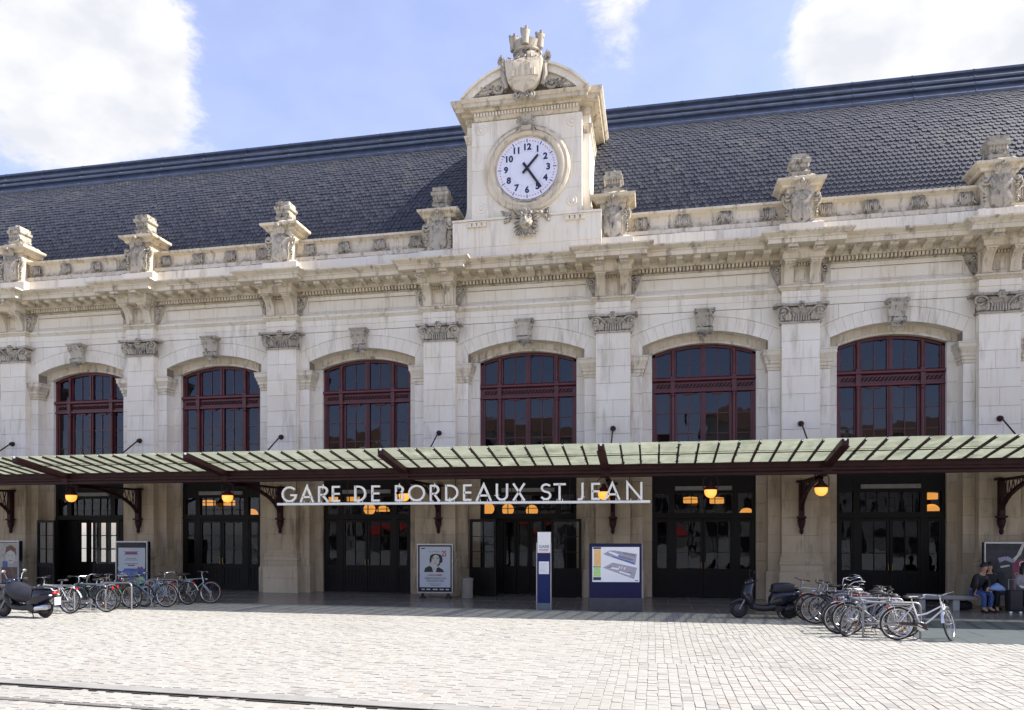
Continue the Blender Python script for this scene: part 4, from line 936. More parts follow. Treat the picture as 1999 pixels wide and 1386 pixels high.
# ================================================================ glass canopy
CY0, CZ0, CY1, CZ1 = -4.02, 4.24, -6.2, 4.64              # hinge line at the beam, front edge
def canopy():
    K = empty('glass_canopy', (0,0,0)); tag(K, 'long maroon iron canopy with pale green glass panes over the station entrances', 'canopy')
    bm = MB(); bm.box(-33, 18, -4.14, -3.90, 3.98, 4.26); bm.box(-33, 18, -4.20, -3.84, 3.93, 3.985); bm.box(-33, 18, -4.19, -3.85, 4.255, 4.30); bm.tube([(-33,-4.16,4.07),(18,-4.16,4.07)], .05, 8)
    bm.obj('main_beam', M['maroon_dark'], K)
    MB().px([(-3.85,4.28),(-.5,4.86),(-.5,4.93),(-3.85,4.35)], -33, 18).obj('rear_roof', M['zinc'], K)
    sl = (CZ1-CZ0)/(CY0-CY1)
    zy = lambda y: CZ0+(CY0-y)*sl
    ymid = -5.28
    def bar(mb, x, w, h, y0, y1, dz=0): mb.add([(x-w,y0,zy(y0)+dz-h),(x+w,y0,zy(y0)+dz-h),(x+w,y1,zy(y1)+dz-h),(x-w,y1,zy(y1)+dz-h),(x-w,y0,zy(y0)+dz),(x+w,y0,zy(y0)+dz),(x+w,y1,zy(y1)+dz),(x-w,y1,zy(y1)+dz)], [(0,3,2,1),(4,5,6,7),(0,1,5,4),(1,2,6,5),(2,3,7,6),(3,0,4,7)])
    r = random.Random(21); paneM = {}
    pl = MB(); pl.tube([(-33,ymid,zy(ymid)-.03),(18,ymid,zy(ymid)-.03)], .014, 5)
    pl.obj('purlin', M['maroon_dark'], K)
    for i in range(9):
        x = PX[i]; rb = MB(); bar(rb, x, .085, .16, -3.95, CY1+.0, .02); bar(rb, x, .12, .02, -3.95, CY1+.05, -.145); rb.box(x-.13, x+.13, -4.22, -3.82, 3.96, 4.31)
        for q in range(6): rb.ball((x-.09+.18*(q%2), -4.225, 4.02+.1*(q//2)), .015, 6, 4)
        rb.obj('main_rib', M['maroon_dark'], K)
        MB().lathe([(.03,-.04),(.035,0),(.0,.03)], (x,CY1,zy(CY1)), 8, 'y').obj('rib_end', M['white'], K)
        # tie rod back to the wall
        td = MB(); td.tube([(x,-.5,5.84),(x,-.66,5.78),(x,-2.2,4.72)], .026, 6); td.lathe([(.05,0),(.06,.03),(.09,.08),(.10,.14)], (x,-.60,5.84), 10, 'y'); td.obj('tie_rod', M['maroon_dark'], K)
    for k in range(8):
        n = 12; a, e = PX[k], PX[k+1]; w = (e-a)/n
        for q in range(1, n):
            x = a+w*q; rf = MB(); bar(rf, x, .024, .06, CY0+.05, CY1, .03)
            for u in range(r.randrange(0, 9)):            # moss and flaking putty along the bar
                y = r.uniform(CY1+.1, CY0-.1); rf.ball((x+r.choice((-1,1))*.03, y, zy(y)-.015), (r.uniform(.02,.045), r.uniform(.03,.07), .015), 5, 4)
            rf.obj('glazing_rafter', M['rafter'], K); MB().ball((x,CY1-.01,zy(CY1)+.0), .022, 6, 4).obj('rafter_cap', M['white'], K)
        for q in range(n):
            for (y0, y1, dz) in ((CY0+.03, ymid-.03, .0), (ymid+.02, CY1-.03, .012)):
                key = (k, y0)
                if key not in paneM:
                    h = (y0-y1)/2; vs = []; fs = []
                    for u in range(5):
                        t = -1+2*u/4; xx = t*(w/2-.012); sg = -.035*(t*t)
                        vs += [(xx, h, -h*sl), (xx, -h, h*sl), (xx, -h+sg*-.9, h*sl+.01-.01*t*t), (xx, h, -h*sl+.008)]
                    for u in range(4): A, B_ = 4*u, 4*u+4; fs += [(A,A+1,B_+1,B_),(A+1,A+2,B_+2,B_+1),(A+2,A+3,B_+3,B_+2)]
                    me = bpy.data.meshes.new('glass_pane'); me.from_pydata(vs, [], [(A,A+1,A+5,A+4) for A in (0,4,8,12)]); me.materials.append(M['canopyglass']); paneM[key] = me
                ym = (y0+y1)/2; mobj('glass_pane', paneM[key], K, (a+w*(q+.5), ym, zy(ym)+dz+.02), (R(r.uniform(-.6,.6)),R(r.uniform(-.8,.8)),0))
    # brackets: wall post, curved arm, radial struts
    for i in range(9):
        x = PX[i]; br = MB()
        br.box(x-.075, x+.075, -.66, -.46, 2.78, 3.96); br.lathe([(.0,2.2),(.05,2.24),(.07,2.32),(.055,2.38),(.10,2.5),(.13,2.66),(.11,2.7),(.15,2.74),(.15,2.79),(.09,2.82)], (x,-.56,0), 10)
        br.box(x-.13, x+.13, -.7, -.46, 2.74, 2.80); br.box(x-.16, x+.16, -.72, -.46, 3.90, 3.97)
        p = br.obj('bracket', M['maroon_dark'], K)
        arcp = [(x, -.62-2.9*(1-math.cos(R(t))), 2.86+1.02*math.sin(R(t))) for t in range(0, 91, 9)]; ar = MB()
        for q in range(len(arcp)-1):
            y0, z0, y1, z1 = arcp[q][1], arcp[q][2], arcp[q+1][1], arcp[q+1][2]
            ar.add([(x+s*.05, y, z+d) for y, z in ((y0,z0),(y1,z1)) for s, d in ((-1,-.05),(1,-.05),(1,.05),(-1,.05))], [(0,1,5,4),(1,2,6,5),(2,3,7,6),(3,0,4,7)])
        ar.box(x-.05, x+.05, -3.9, -.6, 3.88, 3.96); ar.obj('curved_arm', M['maroon_dark'], p)
        st = MB()
        for q in (2,3,4,5,6): st.tube([arcp[q], (x, arcp[q][1]+(.16 if q%2 else -.16), 3.9)], .018, 5); st.tube([arcp[q], (x, arcp[q][1]-(.16 if q%2 else -.1), 3.9)], .014, 5)
        st.obj('bracket_strut', M['maroon_dark'], p)
M['rafter'] = plain('rusty_rafter', (.030,.016,.014), .8, 0, .5, 14)
canopy()

# ================================================================ station name
STROKES = {}
def arcpts(cx, cz, rx, rz, a0, a1, n=18): return [(cx+rx*math.cos(R(a0+(a1-a0)*i/n)), cz+rz*math.sin(R(a0+(a1-a0)*i/n))) for i in range(n+1)]
# capitals of a geometric sans, unit height, given as strokes (x,z) in a box 0..w
def letter(ch):
    t = .075
    if ch == 'G': return [arcpts(.48,.5,.43,.43,42,322)+[(.87,.44),(.55,.44)]], .93
    if ch == 'A': return [[(.05,.0),(.42,.96),(.79,.0)],[(.19,.32),(.65,.32)]], .84
    if ch == 'R': return [[(.075,0),(.075,.925),(.27,.925)]+arcpts(.27,.685,.21,.24,90,-90)+[(.1,.445)],[(.25,.44),(.56,.0)]], .62
    if ch == 'E': return [[(.47,.925),(.075,.925),(.075,.075),(.47,.075)],[(.075,.5),(.45,.5)]], .5
    if ch == 'D': return [[(.1,.925),(.075,.925),(.075,.075),(.25,.075)]+arcpts(.25,.5,.43,.425,-90,90)+[(.075,.925)]], .72
    if ch == 'B': return [[(.075,.5),(.075,.925),(.24,.925)]+arcpts(.24,.72,.19,.205,90,-90)+[(.09,.515)],[(.075,.5),(.075,.075),(.25,.075)]+arcpts(.25,.295,.22,.22,-90,90)+[(.1,.515)]], .52
    if ch == 'O': return [arcpts(.5,.5,.43,.43,0,360,36)], 1.0
    if ch == 'U': return [[(.075,1.0),(.075,.34)]+arcpts(.36,.34,.285,.27,180,360)+[(.645,1.0)]], .72
    if ch == 'X': return [[(.04,0),(.62,1.0)],[(.62,0),(.04,1.0)]], .66
    if ch == 'S': return [[(.50,.86)]+arcpts(.29,.72,.205,.205,50,250,14)+[(.36,.48)]+arcpts(.28,.29,.225,.215,60,-160,16)], .56
    if ch == 'T': return [[(.03,.925),(.62,.925)],[(.325,.925),(.325,0)]], .65
    if ch == 'J': return [[(.33,1.0),(.33,.22)]+arcpts(.16,.22,.17,.17,0,-120,10)], .42
    if ch == 'N': return [[(.075,0),(.075,.97),(.70,.03),(.70,1.0)]], .78
def stroke(mb, pts, w, y0, y1):
    n = len(pts); closed = math.dist(pts[0], pts[-1]) < 1e-6
    if closed: pts = pts[:-1]; n -= 1
    Lf = []; Rt = []
    for i in range(n):
        p = Vector(pts[i]); a = Vector(pts[i-1]) if (i or closed) else None; b = Vector(pts[(i+1)%n]) if (i < n-1 or closed) else None
        d0 = (p-a).normalized() if a is not None else None; d1 = (b-p).normalized() if b is not None else None
        if d0 is None: d0 = d1
        if d1 is None: d1 = d0
        n0 = Vector((-d0.y,d0.x)); n1 = Vector((-d1.y,d1.x)); m = n0+n1
        m = m.normalized() if m.length > .05 else n0; k = w/max(.35, m.dot(n0))
        Lf.append(p+m*k); Rt.append(p-m*k)
    vs = []
    for l, r_ in zip(Lf, Rt): vs += [(l.x,y0,l.y),(r_.x,y0,r_.y),(r_.x,y1,r_.y),(l.x,y1,l.y)]
    fs = []
    for i in range(n if closed else n-1):
        a, b = 4*i, 4*((i+1)%n)
        for k in range(4): fs.append((a+k,a+(k+1)%4,b+(k+1)%4,b+k))
    if not closed: fs += [(3,2,1,0),(4*n-4,4*n-3,4*n-2,4*n-1)]
    mb.add(vs, fs)
def sign():
    y = -4.32; S = empty('station_name_sign', (-11.84,y,3.18)); tag(S, 'white letters GARE DE BORDEAUX ST JEAN on a thin bar under the canopy', 'sign')
    rail = MB(); rail.tube([(0,0,0),(11.69,0,0)], .042, 10); rail.obj('rail', M['letter_white'], S)
    spots = [('G',551,580),('A',586,614),('R',621,644),('E',648,665),('D',692,715),('E',725,743),('B',771,790),('O',797,831),('R',839,861),('D',869,895),('E',904,922),('A',929,961),('U',968,993),('X',1001,1026),('S',1055,1077),('T',1080,1106),('J',1126,1141),('E',1154,1173),('A',1180,1212),('N',1222,1256)]
    c, s = math.cos(CAM_YAW), math.sin(CAM_YAW)
    def X(px): u = (px-1000)/1434.; return (y+CAM_D)/(u*s+c)*(u*c-s)
    for ch, a, e in spots:
        st, w = letter(ch); x0, x1 = X(a)+11.84, X(e)+11.84; H_ = .515; mb = MB(); sx = (x1-x0)/w
        for p in st: stroke(mb, [(x0+px*sx, .055+pz*H_) for px, pz in p], .030, -.03, .03)
        mb.box(x0+.3*(x1-x0)-.008, x0+.3*(x1-x0)+.008, -.008, .008, .03, .1); mb.box(x0+.72*(x1-x0)-.008, x0+.72*(x1-x0)+.008, -.008, .008, .03, .1)
        mb.obj('letter', M['letter_white'], S)
    h = MB()
    for q in range(7): h.tube([(.6+1.75*q,.03,0),(.6+1.75*q,.12,.76)], .010, 5)
    h.obj('hanger', M['maroon_dark'], S)
M['letter_white'] = plain('white_letter_enamel', (.82,.83,.83), .4, 0, .03, 3)
sign()

# ================================================================ lamps
def lantern(x, y, z, label):
    l = empty('hanging_lantern', (x,y,z)); tag(l, label, 'lamp', 'lanterns hung from the canopy')
    g = MB().lathe([(.17,.0),(.175,-.06),(.16,-.14),(.12,-.20),(.06,-.235),(.0,-.245)], (0,0,0), 16); g.obj('amber_bowl', M['lampglow'], l, smooth=60)
    MB().ball((0,-.0,-.10), .055, 8, 6).obj('bulb', M['lampcore'], l)
    c = MB(); c.lathe([(.19,-.01),(.2,.02),(.16,.06),(.09,.12),(.05,.2),(.03,.24)], (0,0,0), 14); c.obj('cap', M['maroon_dark'], l, smooth=50)
    h = MB(); h.tube([(.205*math.cos(R(a)),0,.24+.2*math.sin(R(a))-.02) if 0 < a < 180 else ((.205 if a == 0 else -.205),0,.02) for a in (0,10,30,50,70,90,110,130,150,170,180)], .014, 6); h.tube([(0,0,.4),(0,0,3.96-z)], .012, 6); h.obj('hoop', M['maroon_dark'], l)
lt = ['amber lantern under the canopy at the leftmost open doorway', 'amber lantern beside the bracket left of the first sign letter', 'amber lantern behind the letter B of the station name', 'amber lantern between the letters J E and A of the station name', 'amber lantern in the middle of the closed doorway right of the sign', 'amber lantern in front of the stone pier right of the sign']
for (x, z), lab in zip([(-19.7,3.56),(-13.78,3.5),(-7.7,3.5),(-1.5,3.5),(1.56,3.53),(4.56,3.56)], lt): lantern(x, -4.03, z, lab)
def pendant(x, z, kind, label):
    p = empty('pendant_lamp', (x,2.5,z)); tag(p, label, 'lamp', 'lamps glowing inside the station hall')
    if kind == 'globe': MB().ball((0,0,0), .24, 16, 10).obj('globe_shade', M['shadeglow'], p, smooth=60)
    elif kind == 'dome': MB().lathe([(.0,.19),(.10,.18),(.19,.13),(.25,.04),(.27,-.05),(.24,-.05),(.22,.03),(.0,.08)], (0,0,0), 16).obj('dome_shade', M['shadeglow'], p, smooth=60)
    else: MB().lathe([(.24,-.11),(.26,-.095),(.26,.095),(.24,.11),(.05,.13)], (0,0,0), 18).obj('drum_shade', M['shadeglow'], p, smooth=40)
    MB().tube([(0,0,.15),(0,0,4.34-z)], .012, 6).obj('stem', M['black'], p)
bayname = {2:'the closed doors left of the sign', 3:'the closed doors behind the word DE', 4:'the central entrance', 5:'the closed doors right of the sign', 6:'the closed doors at the far right'}
seen = {}
for x, z, kd, k in [(-18.78,3.50,'drum',2),(-17.84,3.50,'drum',2),(-16.77,3.05,'dome',2),(-13.0,3.62,'drum',3),(-12.2,3.62,'drum',3),(-11.49,3.2,'globe',3),(-10.9,3.15,'dome',3),(-6.5,3.19,'globe',4),(-5.71,3.15,'globe',4),(-4.75,3.1,'globe',4),(1.29,3.47,'drum',5),(2.25,3.45,'drum',5),(3.32,2.98,'dome',5),(9.54,3.55,'drum',6),(9.6,3.08,'dome',6)]:
    q = seen.get(k, 0); seen[k] = q+1
    pendant(x, z, kd, '%s amber %s lamp from the left glowing inside %s' % (['first','second','third','fourth'][q], kd, bayname[k]))
# ================================================================ street furniture
M['frame_grey'] = plain('grey_poster_frame', (.42,.43,.44), .35, .6)
M['poster_pale'] = plain('pale_blue_grey_print', (.55,.61,.66), .5, 0, .04, 1)
M['print_black'] = plain('black_print', (.012,.012,.014), .5)
M['print_red'] = plain('red_print', (.45,.015,.03), .5)
M['print_skin'] = plain('pale_halftone_print', (.60,.58,.52), .5, 0, .25, 40)
M['print_grey'] = plain('grey_print', (.20,.21,.23), .5)
M['print_lav'] = plain('lavender_grey_print', (.33,.33,.42), .5, 0, .3, 25)
M['print_orange'] = plain('orange_print', (.80,.48,.17), .5, 0, .2, 30)
M['print_green'] = plain('green_print', (.42,.68,.22), .5, 0, .25, 30)
M['print_blue'] = plain('blue_print', (.06,.14,.40), .5, 0, .5, 12)
M['print_white'] = plain('white_print', (.80,.81,.82), .45, 0, .02, 2)
M['print_plum'] = plain('plum_print', (.20,.02,.07), .5, 0, .3, 12)
M['print_dark'] = plain('dark_navy_print', (.014,.016,.026), .5, 0, .5, 8)
M['print_gold'] = plain('gold_print', (.62,.38,.12), .5, 0, .3, 20)
M['navy'] = plain('navy_blue_sheet_metal', (.008,.009,.050), .45, 0, .08, 2, .25)
M['navy2'] = plain('bright_navy_sheet_metal', (.008,.020,.095), .45, 0, .08, 2, .25)
M['kiosk_grey'] = plain('slate_grey_base', (.055,.06,.07), .45, .2)
M['poster_glass'] = pane_glass('poster_glass', (.96,.96,.96), .15, .05)
def sheet(name, pts, y, m, parent): return MB().add([(x,y,z) for x, z in pts], [tuple(range(len(pts)))]).obj(name, M[m], parent)
def rect(name, x0, x1, z0, z1, y, m, parent): return sheet(name, [(x0,z0),(x1,z0),(x1,z1),(x0,z1)], y, m, parent)
def poster_stand(x, y, w, h, z0, rz, label, deep=.14):
    p = empty('poster_stand', (x,y,0), rz); tag(p, label, 'advertising stand')
    c = MB(); c.box(-w/2+.01, w/2-.01, -.0, deep, z0+.01, z0+h-.01); c.obj('case', M['black'], p)
    f = MB(); f.box(-w/2,w/2,-.03,.03,z0+h-.045,z0+h); f.box(-w/2,w/2,-.03,.03,z0,z0+.045); f.box(-w/2,-w/2+.035,-.03,.03,z0+.045,z0+h-.045); f.box(w/2-.035,w/2,-.03,.03,z0+.045,z0+h-.045); f.obj('frame', M['frame_grey'], p)
    for sx in (-1, 1):
        l = MB(); l.box(sx*w*.36-.05, sx*w*.36+.05, .02, deep-.02, .05, z0+.02); l.box(sx*w*.36-.09, sx*w*.36+.09, -.08, deep+.08, 0, .05); l.obj('foot', M['black'], p)
    sheet('glass', [(-w/2+.03,z0+.04),(w/2-.03,z0+.04),(w/2-.03,z0+h-.04),(-w/2+.03,z0+h-.04)], -.022, 'poster_glass', p)
    return p
def poster_portrait():
    w, h, z0 = 1.26, 1.70, .18; p = poster_stand(-7.45, -1.58, w, h, z0, R(4), 'framed poster of a black and white portrait with a red 25 beside the stone pier')
    q = rect('poster', -.54,.54, z0+.20, z0+h-.10, -.004, 'poster_pale', p); Y = -.006
    rect('black_strip', -.54,.54, z0+.07, z0+.195, -.0045, 'print_black', p)
    X = lambda a: -.54+(a-178)/684*1.08; Z = lambda b: z0+h-.10-(b-170)/915*1.40      # layout of the printed sheet
    P = lambda pts: [(X(a),Z(b)) for a, b in pts]
    sheet('hair', P([(405,560),(398,450),(415,370),(470,335),(560,330),(640,345),(680,400),(690,470),(680,520),(640,545),(620,590),(570,615),(500,560)]), Y, 'print_black', p)
    sheet('jacket', P([(275,742),(300,650),(400,600),(455,640),(480,742)]), Y, 'print_black', p); sheet('jacket', P([(540,742),(560,650),(600,630),(690,680),(728,742)]), Y, 'print_black', p)
    sheet('face', P([(440,540),(450,430),(500,365),(545,350),(600,380),(622,450),(610,540),(560,610),(500,600)]), Y-.002, 'print_skin', p)
    sheet('hand', P([(420,520),(450,510),(480,580),(530,640),(540,742),(480,742),(455,640),(415,560)]), Y-.003, 'print_skin', p)
    for a, b, ww, hh, m in ((478,440,40,12,'print_black'),(575,440,40,12,'print_black'),(475,420,52,7,'print_black'),(578,420,52,7,'print_black'),(527,500,26,8,'print_grey'),(525,545,58,14,'print_grey')): rect('feature', X(a-ww/2), X(a+ww/2), Z(b+hh/2), Z(b-hh/2), Y-.005, m, p)
    text('lettering', 'EUXRES', .075, 'print_grey', p, (X(505),Y-.002,Z(282)), .0005, sx=1.55)
    text('lettering', '25', .27, 'print_red', p, (X(722),Y-.004,Z(332)), .0005, bold=.006, sx=.62)
    for s, b, m, sz, sx in (('25 ANS DE CARRIERE',812,'print_red',.085,.60),('LE MEILLEUR DU GROUPE COUGAR',885,'print_grey',.085,.55),('TITRES REVISITES ET INEDITS',945,'print_grey',.085,.58)): text('lettering', s, sz, m, p, (X(522),Y-.002,Z(b)), .0005, bold=.002, sx=sx)
    for b, a0, a1 in ((1008,380,665),(1040,425,620)): rect('small_print', X(a0), X(a1), Z(b+6), Z(b-5), Y-.001, 'print_grey', p)
    for a0, a1 in ((218,290),(332,415),(472,578),(625,715),(760,830)): rect('logo', X(a0), X(a1), z0+.115, z0+.145, -.008, 'print_white', p)
    rect('logo', X(210), X(295), Z(222), Z(200), Y-.001, 'print_black', p)
poster_portrait()
def poster_travel():
    w, h, z0 = 1.26, 1.75, .18; p = poster_stand(-19.35, -1.5, w, h, z0, R(6), 'framed travel poster with pale text and blue scenery behind the parked bicycles', .2)
    rect('poster', -.53,.53, z0+.12, z0+h-.25, -.004, 'poster_pale', p); rect('scene', -.53,.53, z0+.12, z0+.72, -.007, 'print_blue', p); rect('header', -.54,.54, z0+h-.24, z0+h-.08, -.005, 'print_dark', p)
    sheet('roof', [(-.5,z0+.5),(-.36,z0+.58),(-.1,z0+.42),(-.1,z0+.34),(-.5,z0+.38)], -.009, 'print_white', p); sheet('house', [(-.5,z0+.38),(-.1,z0+.34),(-.1,z0+.2),(-.5,z0+.2)], -.009, 'print_plum', p)
    sheet('trees', [(.1,z0+.13),(.15,z0+.42),(.3,z0+.36),(.42,z0+.42),(.52,z0+.33),(.52,z0+.13)], -.009, 'print_green', p); sheet('disc', [(-.42+.13*math.cos(a*.5),z0+.74+.13*math.sin(a*.5)) for a in range(13)], -.010, 'poster_pale', p)
    sheet('bow', [(.22,z0+.74),(.27,z0+.8),(.33,z0+.75),(.4,z0+.8),(.46,z0+.74),(.4,z0+.70),(.33,z0+.73),(.27,z0+.70)], -.010, 'print_red', p); rect('sticker', -.18,-.03, z0+.12, z0+.28, -.011, 'print_yellow', p)
    for z, a, m, t in ((1.36,.30,'print_plum',.008),(1.30,.24,'print_plum',.035),(1.24,.28,'print_plum',.008),(1.10,.2,'print_grey',.012),(1.04,.26,'print_grey',.012),(.90,.26,'print_plum',.01),(.84,.14,'print_plum',.02)): rect('text_line', -.02-a, -.02+a, z0+z-t, z0+z+t, -.006, m, p)
M['print_yellow'] = plain('yellow_sticker', (.75,.72,.10), .5); poster_travel()
def poster_left():
    w, h, z0 = 1.26, 1.75, .18; p = poster_stand(-25.02, -1.5, w, h, z0, R(6), 'framed poster of a face at the left edge of the picture', .2)
    rect('poster', -.56,.56, z0+.08, z0+h-.08, -.004, 'poster_warm', p)
    sheet('face', [(.28+.2*math.cos(R(a)),z0+1.12+.28*math.sin(R(a))) for a in range(0,360,20)], -.006, 'print_skin', p)
    sheet('hair', [(.05,z0+1.2),(.1,z0+1.5),(.3,z0+1.58),(.5,z0+1.45),(.52,z0+1.15),(.44,z0+1.3),(.28,z0+1.38),(.12,z0+1.3)], -.008, 'print_brown', p)
    for x in (.20,.36): rect('eye', x-.03, x+.03, z0+1.15, z0+1.18, -.009, 'print_grey', p)
    rect('mouth', .22,.34, z0+.96, z0+.985, -.009, 'print_plum', p); rect('garment', -.1,.56, z0+.08, z0+.72, -.006, 'print_brown', p); rect('blue_patch', -.05,.16, z0+.72, z0+.95, -.007, 'print_blue', p)
M['poster_warm'] = plain('warm_grey_print', (.48,.45,.40), .5, 0, .3, 9); M['print_brown'] = plain('brown_print', (.16,.07,.035), .5, 0, .35, 14); poster_left()
def poster_dance():
    w, h, z0 = 2.6, 1.7, .30; p = poster_stand(11.0, -1.45, w, h, z0, R(2), 'wide dark framed dance poster with plum panel behind the bench', .16)
    rect('poster', -1.24,1.24, z0+.06, z0+h-.06, -.004, 'print_dark', p); rect('plum_panel', -.52,.06, z0+.06, z0+1.18, -.006, 'print_plum', p)
    def limb(pts, r, m='print_gold'):
        for (a, b), (c, d) in zip(pts[:-1], pts[1:]):
            v = Vector((c-a,d-b)).normalized(); n = Vector((-v.y,v.x))*r; sheet('dancer', [(a+n.x,b+n.y),(a-n.x,b-n.y),(c-n.x*.7,d-n.y*.7),(c+n.x*.7,d+n.y*.7)], -.008, m, p)
    limb([(-.52,1.42),(-.35,1.62),(-.22,1.94)], .05, 'print_skin'); limb([(-.20,1.38),(-.02,1.62),(.14,1.92)], .05); limb([(-.9,1.45),(-.7,1.52),(-.5,1.42)], .07, 'print_lav'); limb([(-.85,1.25),(-.6,1.3)], .03, 'print_skin'); limb([(.16,1.55),(.45,1.46),(.75,1.42)], .04, 'print_skin')
    sheet('emblem', [(-.24+.10*math.cos(R(a)),1.34+.09*math.sin(R(a))) for a in range(0,360,24)], -.0075, 'print_white', p); sheet('emblem', [(-.24+.08*math.cos(R(a)),1.34+.07*math.sin(R(a))) for a in range(0,360,24)], -.0085, 'print_plum', p)
    text('lettering', 'Quatre', .19, 'print_gold', p, (-.23,-.009,1.02), .0005, sx=.85)
    for z, a in ((.90,.22),(.82,.2),(.76,.22),(.70,.2),(.64,.21)): rect('text_line', -.23-a, -.23+a, z-.012, z+.012, -.008, 'print_lav', p)
poster_dance()
def totem():
    t = empty('station_totem', (-3.24,-4.36,0), R(2)); tag(t, 'tall slim navy sign post with white head reading GARE', 'sign')
    MB().box(-.20,.20,-.06,.06,.20,1.67).obj('column', M['navy2'], t); MB().box(-.205,.205,-.07,.07,0,.20).obj('base', M['frame_grey2'], t); MB().box(-.185,.205,-.062,.05,1.69,2.30).obj('head', M['white'], t)
    MB().box(-.19,.205,-.063,.05,1.67,1.69).obj('red_band', M['print_red'], t)
    for sx in (-1, 1): MB().box(sx*.21-.012, sx*.21+.012, -.065, .065, .0, 1.98).obj('side_profile', M['frame_grey'], t)
    text('lettering', 'GARE', .125, 'print_grey', t, (.005,-.064,1.865), .001, bold=.003)
    for z, a in ((1.785,.14),(1.745,.14)): rect('small_print', -a, a, z-.009, z+.009, -.0635, 'print_grey', t)
    rect('timetable', -.145,.155, 1.06, 1.43, -.0625, 'print_white', t)
    for q in range(8): rect('small_print', -.12, .13-.05*(q%3), 1.12+.036*q, 1.126+.036*q, -.064, 'print_lav', t)
M['frame_grey2'] = plain('blue_grey_base', (.13,.16,.19), .5, .2); totem()
def map_board():
    b = empty('map_board', (-1.14,-4.42,0), R(8)); tag(b, 'broad navy board with a white station map on a grey base', 'information board')
    MB().box(-.75,.75,-.09,.09,.40,1.97).obj('panel', M['navy'], b); MB().box(-.77,.77,-.12,.12,0,.40).obj('base', M['kiosk_grey'], b); MB().box(.751,.765,-.085,.085,.40,1.96).obj('side_profile', M['frame_grey'], b)
    x0, x1, z0, z1 = -.67, .68, .86, 1.87; rect('map_sheet', x0, x1, z0, z1, -.092, 'print_white', b)
    X = lambda a: x0+(a-150)/855*(x1-x0); Z = lambda c: z1-(c-168)/612*(z1-z0); P = lambda pts: [(X(a),Z(c)) for a, c in pts]
    rect('legend', X(180), X(305), Z(498), Z(215), -.094, 'print_orange', b); rect('legend', X(172), X(298), Z(685), Z(525), -.094, 'print_green', b)
    for z in ((172,205),(508,522),(695,750)): rect('legend_bar', X(165), X(308), Z(z[1]), Z(z[0]), -.0945, 'kiosk_grey', b)
    sheet('plan', P([(345,290),(470,228),(560,230),(960,290),(930,485),(410,315)]), -.094, 'print_lav', b); sheet('plan', P([(340,530),(520,440),(962,530),(908,728)]), -.094, 'print_lav2', b)
    for pts, m in (([(440,262),(470,240),(640,300),(600,330)],'print_white'),([(620,310),(900,380),(880,410),(640,350)],'print_grey'),([(700,265),(930,300),(920,330),(720,290)],'print_grey'),([(520,330),(900,440),(915,470),(500,345)],'print_blue'),
                   ([(500,520),(640,540),(620,570),(480,545)],'print_white'),([(420,515),(500,505),(490,530),(430,528)],'print_grey'),([(640,585),(850,640),(830,665),(640,610)],'print_white'),([(700,600),(870,615),(850,640)],'print_grey'),([(640,500),(660,500),(640,545),(620,545)],'print_white'),([(740,520),(760,520),(735,565),(715,565)],'print_white'),([(690,505),(705,505),(680,555),(668,555)],'print_white')): sheet('plan_detail', P(pts), -.0955, m, b)
    rect('logo', X(925), X(980), Z(765), Z(745), -.0945, 'print_grey', b)
M['print_lav2'] = plain('mauve_grey_print', (.38,.36,.42), .5, 0, .15, 20); map_board()
def bin_():
    b = empty('litter_bin', (-6.42,-1.15,0)); tag(b, 'small grey stone litter bin against the pier left of the central entrance', 'bin')
    MB().lathe([(.19,0),(.20,.03),(.20,.60),(.215,.62),(.215,.68),(.18,.69),(.17,.60),(.0,.58)], (0,0,0), 20).obj('drum', M['bin_stone'], b, smooth=35)
M['bin_stone'] = stone('grey_cast_stone', (.34,.31,.27), (.28,.25,.21), (.14,.12,.10), .6); bin_()
def bench():
    b = empty('stone_bench', (10.0,-2.2,0)); tag(b, 'long low grey stone bench against the station wall at the right', 'bench')
    for q in range(3): MB().block(-2.6+1.8*q+.004, -.8+1.8*q-.004, -.24, .24, .33, .45, .012).obj('seat_slab', M['bench_stone'], b)
    for x in (-2.3,-1.38,.6,2.4): MB().block(x-.09, x+.09, -.18, .18, 0, .33, .012).obj('leg', M['bench_stone'], b)
M['bench_stone'] = stone('grey_bench_stone', (.36,.355,.34), (.30,.295,.28), (.18,.17,.16), .5); bench()

